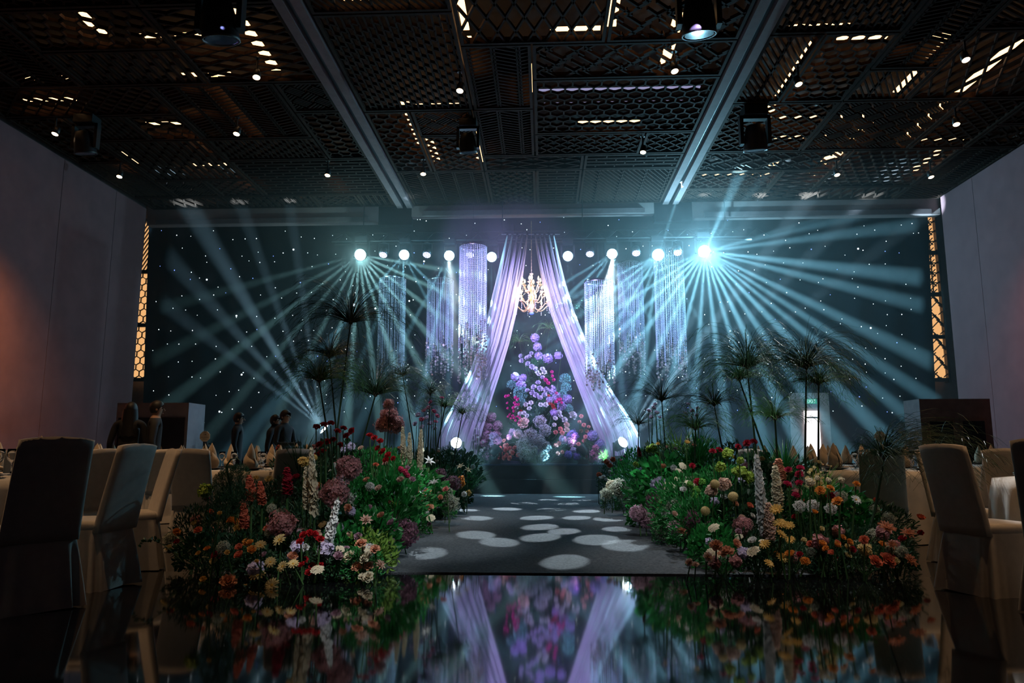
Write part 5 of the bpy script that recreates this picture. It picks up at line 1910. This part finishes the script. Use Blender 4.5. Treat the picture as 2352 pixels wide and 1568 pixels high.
def napkin(x, y, z, label, group, s=1.0, plate=True):
    o = link('folded_napkin', NAPK[_ni[0] % 4], None, (x, y, z + (.022 if plate else .004)))
    _ni[0] += 1
    o.rotation_euler = (0, 0, RF.uniform(0, 6.28))
    o.scale = (s, s, s)
    tag(o, label, 'napkin', group)
    return o


def glass(x, y, z, label, group):
    o = link('wine_glass', GLASSM, None, (x, y, z + .003))
    o.rotation_euler = (0, 0, RF.uniform(0, 6))
    tag(o, label, 'glass', group)


def place_setting(cx, cy, R, ang, where, glasses=1, nap=True):
    z = TABLE_H + floor_z(cy)
    x, y = cx + R * .74 * math.cos(ang), cy + R * .74 * math.sin(ang)
    p = link('charger_plate', PLATE, None, (x, y, z + .002))
    tag(p, 'dark charger plate on the ' + where, 'plate', 'charger plates on the ' + where)
    if nap:
        napkin(x, y, z, 'folded beige napkin standing on the ' + where, 'napkins on the ' + where)
    for g in range(glasses):
        gx, gy = cx + R * (.50 + .06 * g) * math.cos(ang + .22 + .18 * g), cy + R * (.50 + .06 * g) * math.sin(ang + .22 + .18 * g)
        glass(gx, gy, z, 'clear wine glass on the ' + where, 'glasses on the ' + where)


def letters(c):
    tmp = bpy.data.objects.new('lettering_curve', c)
    COL.objects.link(tmp)
    me = bpy.data.meshes.new_from_object(tmp.evaluated_get(bpy.context.evaluated_depsgraph_get()))
    COL.objects.unlink(tmp)
    bpy.data.objects.remove(tmp)
    return link('lettering', me)


def table_sign(P, z, num, label):
    t = thing('table_sign', label, 'table sign', (P.x, P.y, z))
    hh = P.z - z
    r = .068
    MB().box(-.004, .004, -.004, .004, 0, hh).build('post', M_BLACK, t)
    MB().lathe([(.001, 0), (.035, 0), (.035, .008), (.001, .008)], 12, cap=False).build('base', M_BLACK, t)
    V = []
    for yy in (-.006, .0):
        V += [(r * math.cos(rad(22.5 + 45 * k)), yy, hh + r * math.sin(rad(22.5 + 45 * k))) for k in range(8)]
    MB().add(V, [tuple(range(8)), tuple(reversed(range(8, 16)))] + [(k, k + 8, (k + 1) % 8 + 8, (k + 1) % 8) for k in range(8)]).build('octagon_plate', mat('sign_card', (.72, .62, .48), rough=.6, var=.05), t)
    for txt, size, dz in (('TABLE', .012, .045), (num, .036, .012), ('COLORMAX', .0175, -.017), ('PREMIUM', .012, -.037)):
        c = bpy.data.curves.new('lettering', 'FONT')
        c.body = txt
        c.size = size
        c.align_x = 'CENTER'
        c.extrude = .0004
        c.materials.append(mat('sign_ink', (.05, .04, .03), rough=.7))
        o = letters(c)
        o.parent = t
        o.location = (0, -.0075, hh + dz)
        o.rotation_euler = (rad(90), 0, 0)
    return t


# tables ------------------------------------------------------------
T = {'near_left': (-4.45, 5.45, .92), 'left14': (-3.35, 9.05, .92), 'left_mid': (-5.75, 8.35, .92), 'left_far': (-6.2, 11.3, .92), 'left_far2': (-3.9, 12.0, .92),
     'near_right': (4.6, 5.75, .92), 'right08': (4.15, 9.2, .92), 'right_mid': (6.6, 8.6, .92), 'right_far': (6.9, 11.6, .92), 'right_far2': (4.4, 12.4, .92)}
TL = {'near_left': 'nearest left table', 'left14': 'left table carrying sign 14', 'left_mid': 'second left table by the wall', 'left_far': 'far left table before the standing people', 'left_far2': 'far left table beside the flower bed',
      'near_right': 'nearest right table', 'right08': 'right table carrying sign 08', 'right_mid': 'second right table by the wall', 'right_far': 'far right table before the cabinet', 'right_far2': 'far right table beside the flower bed'}
for i, (k, (x, y, R)) in enumerate(T.items()):
    round_table(x, y, R, 'round table in a cream floor-length cloth, the ' + TL[k], i)
    n = 8
    for j in range(n):
        place_setting(x, y, R, 2 * math.pi * (j + .35) / n + i * .7, TL[k], 1 if y < 10 else 0)
P = PY(471, 1002, 8.9)
table_sign(P, TABLE_H, '14', 'octagonal table sign reading 14 on a black post, left side')
P = PY(2021, 1002, 8.8)
table_sign(P, TABLE_H, '08', 'octagonal table sign reading 08 on a black post, right side')

# chairs ------------------------------------------------------------
CHS = [('near_left', -3.0, 4.45, 'covered chair nearest the camera at the left edge, back turned'), ('near_left', -3.14, 5.32, 'second covered chair from the left edge, turned half away'),
       ('near_left', -3.42, 6.30, 'covered chair seen from the side behind the second one, left'), ('left14', -3.40, 7.62, 'covered chair with its back to us before sign 14'),
       ('left14', -2.55, 7.75, 'covered chair half hidden by the left flower bed, before the 14 table'), ('left_mid', -4.95, 7.15, 'covered chair seen between the two nearest left chairs, left one'),
       ('left_mid', -4.55, 7.55, 'covered chair seen between the two nearest left chairs, right one'), ('near_left', -4.6, 4.2, 'covered chair out at the left edge before the nearest left table'),
       ('left_far', -5.3, 10.3, 'covered chair at the far left table before the standing people'),
       ('near_right', 3.28, 5.42, 'covered chair at the right edge leaning right, white top edge lit'), ('near_right', 3.32, 4.60, 'covered chair cut off by the right picture edge'),
       ('right_mid', 4.55, 7.00, 'covered chair behind the lit one, right of it'), ('right08', 3.60, 7.75, 'covered chair behind the drooping papyrus, right side'),
       ('right08', 2.80, 8.65, 'covered chair behind the papyrus stems before the doorway'), ('right08', 4.6, 7.85, 'covered chair at the right of the 08 table'), ('near_right', 4.0, 6.95, 'covered chair on the far side of the nearest right table')]
for (k, x, y, lb) in CHS:
    chair(x, y, (T[k][0], T[k][1]), lb, 'cream covered banquet chairs')

# small centrepiece on the left and right tables
for (px, Y, lb) in [((388, 1022), 8.6, 'low vase of cream roses between the left tables'), ((2078, 1045), 8.6, 'low vase of cream roses behind the drooping papyrus')]:
    P = PY(px[0], px[1], Y)
    xx = min(max(P.x, -6), 6)
    k = 'left_mid' if xx < 0 else 'right08'
    cx, cy_, _ = T[k]
    t = thing('flower_vase', lb, 'vase', (cx + (.25 if xx < 0 else .2), cy_, TABLE_H + .003))
    MB().lathe([(.001, 0), (.045, 0), (.055, .06), (.04, .12), (.036, .12), (.05, .06), (.001, .008)], 14, cap=False).build('vase', M_GLASS, t, smooth=True)
    for q in range(5):
        a = q * 1.26
        o = link('rose', flower_mesh('rose', 'cream'), t, (.06 * math.cos(a), .06 * math.sin(a), .17 + .02 * (q % 2)))
        o.scale = (.038, .038, .038)
    o = link('leaves', BUSH['broad'], t, (0, 0, .17))
    o.scale = (.11, .11, .08)
t = thing('candle_holder', 'small frosted candle glass glowing between the left chairs', 'candle', (T['left_mid'][0] + .62, T['left_mid'][1] - .25, TABLE_H + .003))
MB().lathe([(.001, 0), (.035, 0), (.035, .08), (.032, .08), (.031, .005), (.001, .005)], 14, cap=False).build('glass_cup', mat('frosted_glass', (.9, .8, .6), rough=.4, trans=.7), t, smooth=True)
MB().lathe([(.001, .01), (.028, .01), (.028, .05), (.001, .05)], 12, cap=False).build('candle', mat('candle_wax', (.8, .65, .4), rough=.6), t)
MB().sphere((0, 0, .062), .008, 6, 5, sz=1.8).build('flame', emit('flame', (1, .6, .2), 12), t)

# ------------------------------------------------------------------ cabinets and door at the back
M_CAB = mat('grey_lacquer_cabinet', (.28, .24, .27), rough=.5, var=.08)
t = thing('cabinet', 'tall pale cabinet behind the standing people at left', 'cabinet', (-6.45, 12.4, 0))
MB().box(-.62, .62, -.3, .3, 0, 1.80).build('body', M_CAB, t)
for s in (-1, 1):
    d = MB().box(s * .30 - .27, s * .30 + .27, -.325, -.302, .1, 1.55).build('door', mat('cabinet_dark_door', (.03, .03, .04), rough=.3), t)
    MB().box(s * .06 - .01, s * .06 + .01, -.345, -.327, .8, 1.0).build('handle', M_RING, d)
t = thing('cabinet', 'dark cabinet with two glazed doors by the right wall', 'cabinet', (7.75, 14.2, 0))
MB().box(-.62, .66, -.3, .3, 0, 1.95).build('body', mat('brown_cabinet', (.16, .12, .12), rough=.55), t)
for x0, x1 in ((-.52, -.01), (.07, .56)):
    d = MB().box(x0, x1, -.325, -.302, .1, 1.6).build('door', mat('cabinet_door_frame', (.15, .10, .09), rough=.5), t)
    MB().box(x0 + .05, x1 - .05, -.334, -.327, .16, 1.54).build('pane', mat('dark_cabinet_glass', (.012, .015, .02), rough=.08), d)

dx0, dx1 = PY(1849, 990, 20.1).x, PY(1883, 990, 20.1).x
dr = MB().box(dx0 - .35, dx1 + .30, 20.12, 20.18, 0, 2.55).build('door_1', mat('door_surround', (.33, .25, .22), rough=.8))
tag(dr, 'bright doorway in the star cloth behind the right papyrus', kind='structure')
pn = MB().box(dx0, dx1, 20.07, 20.115, .05, 2.06).build('pane', emit('lit_doorway', (1.0, .93, .98), 2.6), dr)
MB().box(dx0, dx1, 20.05, 20.07, 1.86, 1.90).build('glazing_bar', M_RAIL, dr)
es = thing('exit_sign', 'green lit exit sign above the bright doorway', 'exit sign', ((dx0 + dx1) / 2 - .02, 20.06, 2.24))
MB().box(-.17, .17, -.03, .04, 0, .15).build('box', M_BLACK, es)
MB().box(-.16, .16, -.034, -.031, .01, .14).build('face', emit('exit_green', (.02, .55, .30), .6), es)
c = bpy.data.curves.new('lettering', 'FONT')
c.body = 'EXIT'
c.size = .13
c.align_x = 'CENTER'
c.extrude = .001
c.materials.append(emit('exit_white', (.7, 1, .9), .9))
o = letters(c)
o.parent = es
o.location = (0, -.036, .03)
o.rotation_euler = (rad(90), 0, 0)

# ------------------------------------------------------------------ people
M_SKIN = mat('skin', (.42, .24, .16), rough=.55, var=.1)
M_HAIR = mat('dark_hair', (.012, .010, .010), rough=.5, var=.3, scale=30)


def person(loc, rz, hgt, label, cloth, long_hair=False, fold=False, lean=0.0):
    """standing figure; local +Y is the way the person faces"""
    s = hgt / 1.72
    o = bpy.data.objects.new('person', None)
    me = bpy.data.meshes.new('person_body')
    V, E, R = [], [], []

    def add(p, r, par=None):
        V.append((p[0] * s, p[1] * s, p[2] * s))
        R.append((r[0] * s, r[1] * s) if isinstance(r, tuple) else (r * s, r * s))
        if par is not None:
            E.append((par, len(V) - 1))
        return len(V) - 1
    L = lean
    pel = add((0, 0, .93), (.155, .11))
    wa = add((0, L * .3, 1.10), (.135, .10), pel)
    ch = add((0, L * .6, 1.30), (.165, .115), wa)
    sh = add((0, L * .8, 1.42), (.12, .085), ch)
    nk = add((0, L * .9 + .005, 1.50), .055, sh)
    hd = add((0, L + .015, 1.585), (.072, .085), nk)
    add((0, L + .02, 1.66), (.070, .085), hd)
    for sx in (-1, 1):
        hp = add((sx * .10, 0, .86), .095, pel)
        kn = add((sx * .11, .02, .49), .065, hp)
        an = add((sx * .115, 0, .10), .045, kn)
        ft = add((sx * .12, .06, .045), .045, an)
        add((sx * .125, .17, .035), .035, ft)
        so = add((sx * .185, L * .8, 1.40), .062, sh)
        if fold:
            el = add((sx * .25, L * .6 + .03, 1.13), .045, so)
            wr = add((sx * .10, L * .6 + .24, 1.13), .032, el)
            dirn = (-sx * .8, .5, .05)
        else:
            el = add((sx * .25, L * .6 - .02, 1.12), .046, so)
            wr = add((sx * .26, L * .5 + .06, .88), .032, el)
            dirn = (0, .12, -1)
        w = Vector(V[wr]) / s
        dv = Vector(dirn).normalized()
        pm = add(tuple(w + dv * .07), (.038, .02), wr)
        side = Vector((0, 0, 1)) if fold else Vector((0, 1, 0))
        for q, ln in ((-.028, .062), (-.010, .075), (.010, .072), (.028, .058)):
            k1 = add(tuple(w + dv * .11 + side * q), .010, pm)
            add(tuple(w + dv * (.11 + ln) + side * q * 1.1 + Vector((-sx * .012, 0, 0))), .008, k1)
        th = add(tuple(w + dv * .055 + side * .042), .011, pm)
        add(tuple(w + dv * .09 + side * .058), .009, th)
    me.from_pydata(V, E, [])
    body = bpy.data.objects.new('person', me)
    COL.objects.link(body)
    body.location = loc
    body.rotation_euler = (0, 0, rz)
    sk = body.modifiers.new('skin', 'SKIN')
    sk.use_smooth_shade = True
    for i, v in enumerate(me.skin_vertices[0].data):
        v.radius = R[i]
        v.use_root = (i == 0)
    body.modifiers.new('sub', 'SUBSURF').render_levels = 2
    body.modifiers['sub'].levels = 1
    # clothing up to the neck, skin above and on the hands
    key = 'person_' + cloth[0]
    if key not in MATS:
        m = bpy.data.materials.new(key)
        m.use_nodes = True
        N, L_ = m.node_tree.nodes, m.node_tree.links
        bs = N['Principled BSDF']
        bs.inputs['Roughness'].default_value = .8
        tc = N.new('ShaderNodeTexCoord')
        sp = N.new('ShaderNodeSeparateXYZ')
        L_.new(tc.outputs['Object'], sp.inputs[0])
        mt = N.new('ShaderNodeMath')
        mt.operation = 'GREATER_THAN'
        L_.new(sp.outputs['Z'], mt.inputs[0])
        mt.inputs[1].default_value = 1.475
        mx = N.new('ShaderNodeMix')
        mx.data_type = 'RGBA'
        L_.new(mt.outputs[0], mx.inputs['Factor'])
        mx.inputs['A'].default_value = (*cloth[1], 1)
        mx.inputs['B'].default_value = (.42, .24, .16, 1)
        L_.new(mx.outputs['Result'], bs.inputs['Base Color'])
        MATS[key] = m
    me.materials.append(MATS[key])
    bpy.data.objects.remove(o)
    tag(body, label, 'person', 'people standing at the back of the hall')
    # hair, nose, ears, eyes
    b = MB()

    def cap(u, v):
        a = 2 * math.pi * u
        ph = v * 2.3
        fr = max(0, math.sin(a))
        ph2 = ph * (1 - .56 * fr ** .7)
        r = .094
        return (r * .95 * math.sin(ph2) * math.cos(a) * s, (L + .012 + r * 1.12 * math.sin(ph2) * math.sin(a)) * s, (1.625 + r * 1.22 * math.cos(ph2)) * s)
    b.grid(cap, 20, 9, closeu=True)
    if long_hair:
        def fall(u, v):
            a = math.pi * (1.0 + u) + .0
            r = .098 + .03 * v
            return (r * 1.05 * math.cos(a) * s, (L + .0 + r * .9 * math.sin(a) - .01) * s, (1.62 - .40 * v + .012 * math.sin(u * 30)) * s)
        b.grid(fall, 16, 8)
    b.build('hair', M_HAIR, body, smooth=True)
    f = MB()
    f.tube([(0, (L + .095) * s, 1.625 * s), (0, (L + .120) * s, 1.585 * s), (0, (L + .098) * s, 1.578 * s)], [.007 * s, .013 * s, .006 * s], 6)
    f.build('nose', M_SKIN, body, smooth=True)
    for sx in (-1, 1):
        MB().sphere((sx * .080 * s, (L + .01) * s, 1.60 * s), .026 * s, 8, 6, sx=.35, sy=.7).build('ear', M_SKIN, body, smooth=True)
        MB().sphere((sx * .032 * s, (L + .090) * s, 1.622 * s), .011 * s, 8, 6).build('eye', mat('eye_dark', (.02, .015, .015), rough=.2), body, smooth=True)
    MB().tube([(-.024 * s, (L + .088) * s, 1.548 * s), (0, (L + .097) * s, 1.549 * s), (.024 * s, (L + .088) * s, 1.548 * s)], .006 * s, 6).build('mouth', mat('lips', (.35, .12, .10), rough=.5), body)
    return body


BLK = ('black', (.012, .012, .014))
for (px, Y, rz, hgt, lb, kw) in [((302, 925), 10.6, .25, 1.70, 'person in black with long dark hair, back turned, left of the cabinet', dict(long_hair=True)),
                                 ((360, 921), 10.6, -1.1, 1.72, 'person in black with short hair, head turned right, before the cabinet', dict()),
                                 ((457, 957), 13.4, -.6, 1.64, 'person in dark brown shirt standing behind table sign 14', dict(fold=True)),
                                 ((548, 950), 13.2, -1.3, 1.68, 'person in black standing behind the 14 table, right of the sign', dict()),
                                 ((622, 956), 13.0, -1.5, 1.63, 'person in black leaning forward beside the flower bed', dict(lean=.08)),
                                 ((655, 944), 12.6, -1.9, 1.69, 'person in profile facing right beside the left flower bed', dict(fold=True))]:
    P = PY(px[0], px[1], Y)
    person((P.x, P.y, 0), rz, hgt, lb, ('brown', (.03, .02, .014)) if 'brown' in lb else BLK, **kw)

# ------------------------------------------------------------------ labels that would repeat get their place in the row
from collections import defaultdict
bpy.context.view_layer.update()
CI = CROT.transposed()


def pixx(o):
    q = CI @ (o.matrix_world.translation - CAM)
    return 1176 + FPX * q.x / -q.z


ORD = ['leftmost'] + [w + ' from left' for w in 'second third fourth fifth sixth seventh eighth ninth tenth eleventh twelfth thirteenth fourteenth fifteenth sixteenth seventeenth eighteenth nineteenth twentieth'.split()]
ORD += [w + ' from left' for w in 'twenty-first twenty-second twenty-third twenty-fourth twenty-fifth twenty-sixth twenty-seventh twenty-eighth twenty-ninth thirtieth'.split()]
byl = defaultdict(list)
for o in list(COL.objects):
    if o.parent is None and 'label' in o and 'category' in o:
        byl[o['label']].append(o)
for lb, os_ in byl.items():
    if 2 <= len(os_) <= 30:
        os_.sort(key=pixx)
        for i, o in enumerate(os_):
            w = ORD[i] if i < len(os_) - 1 else 'rightmost'
            if len((lb + ' ' + w).split()) <= 16:
                o['label'] = lb + ', ' + w
            if 'group' not in o:
                o['group'] = lb
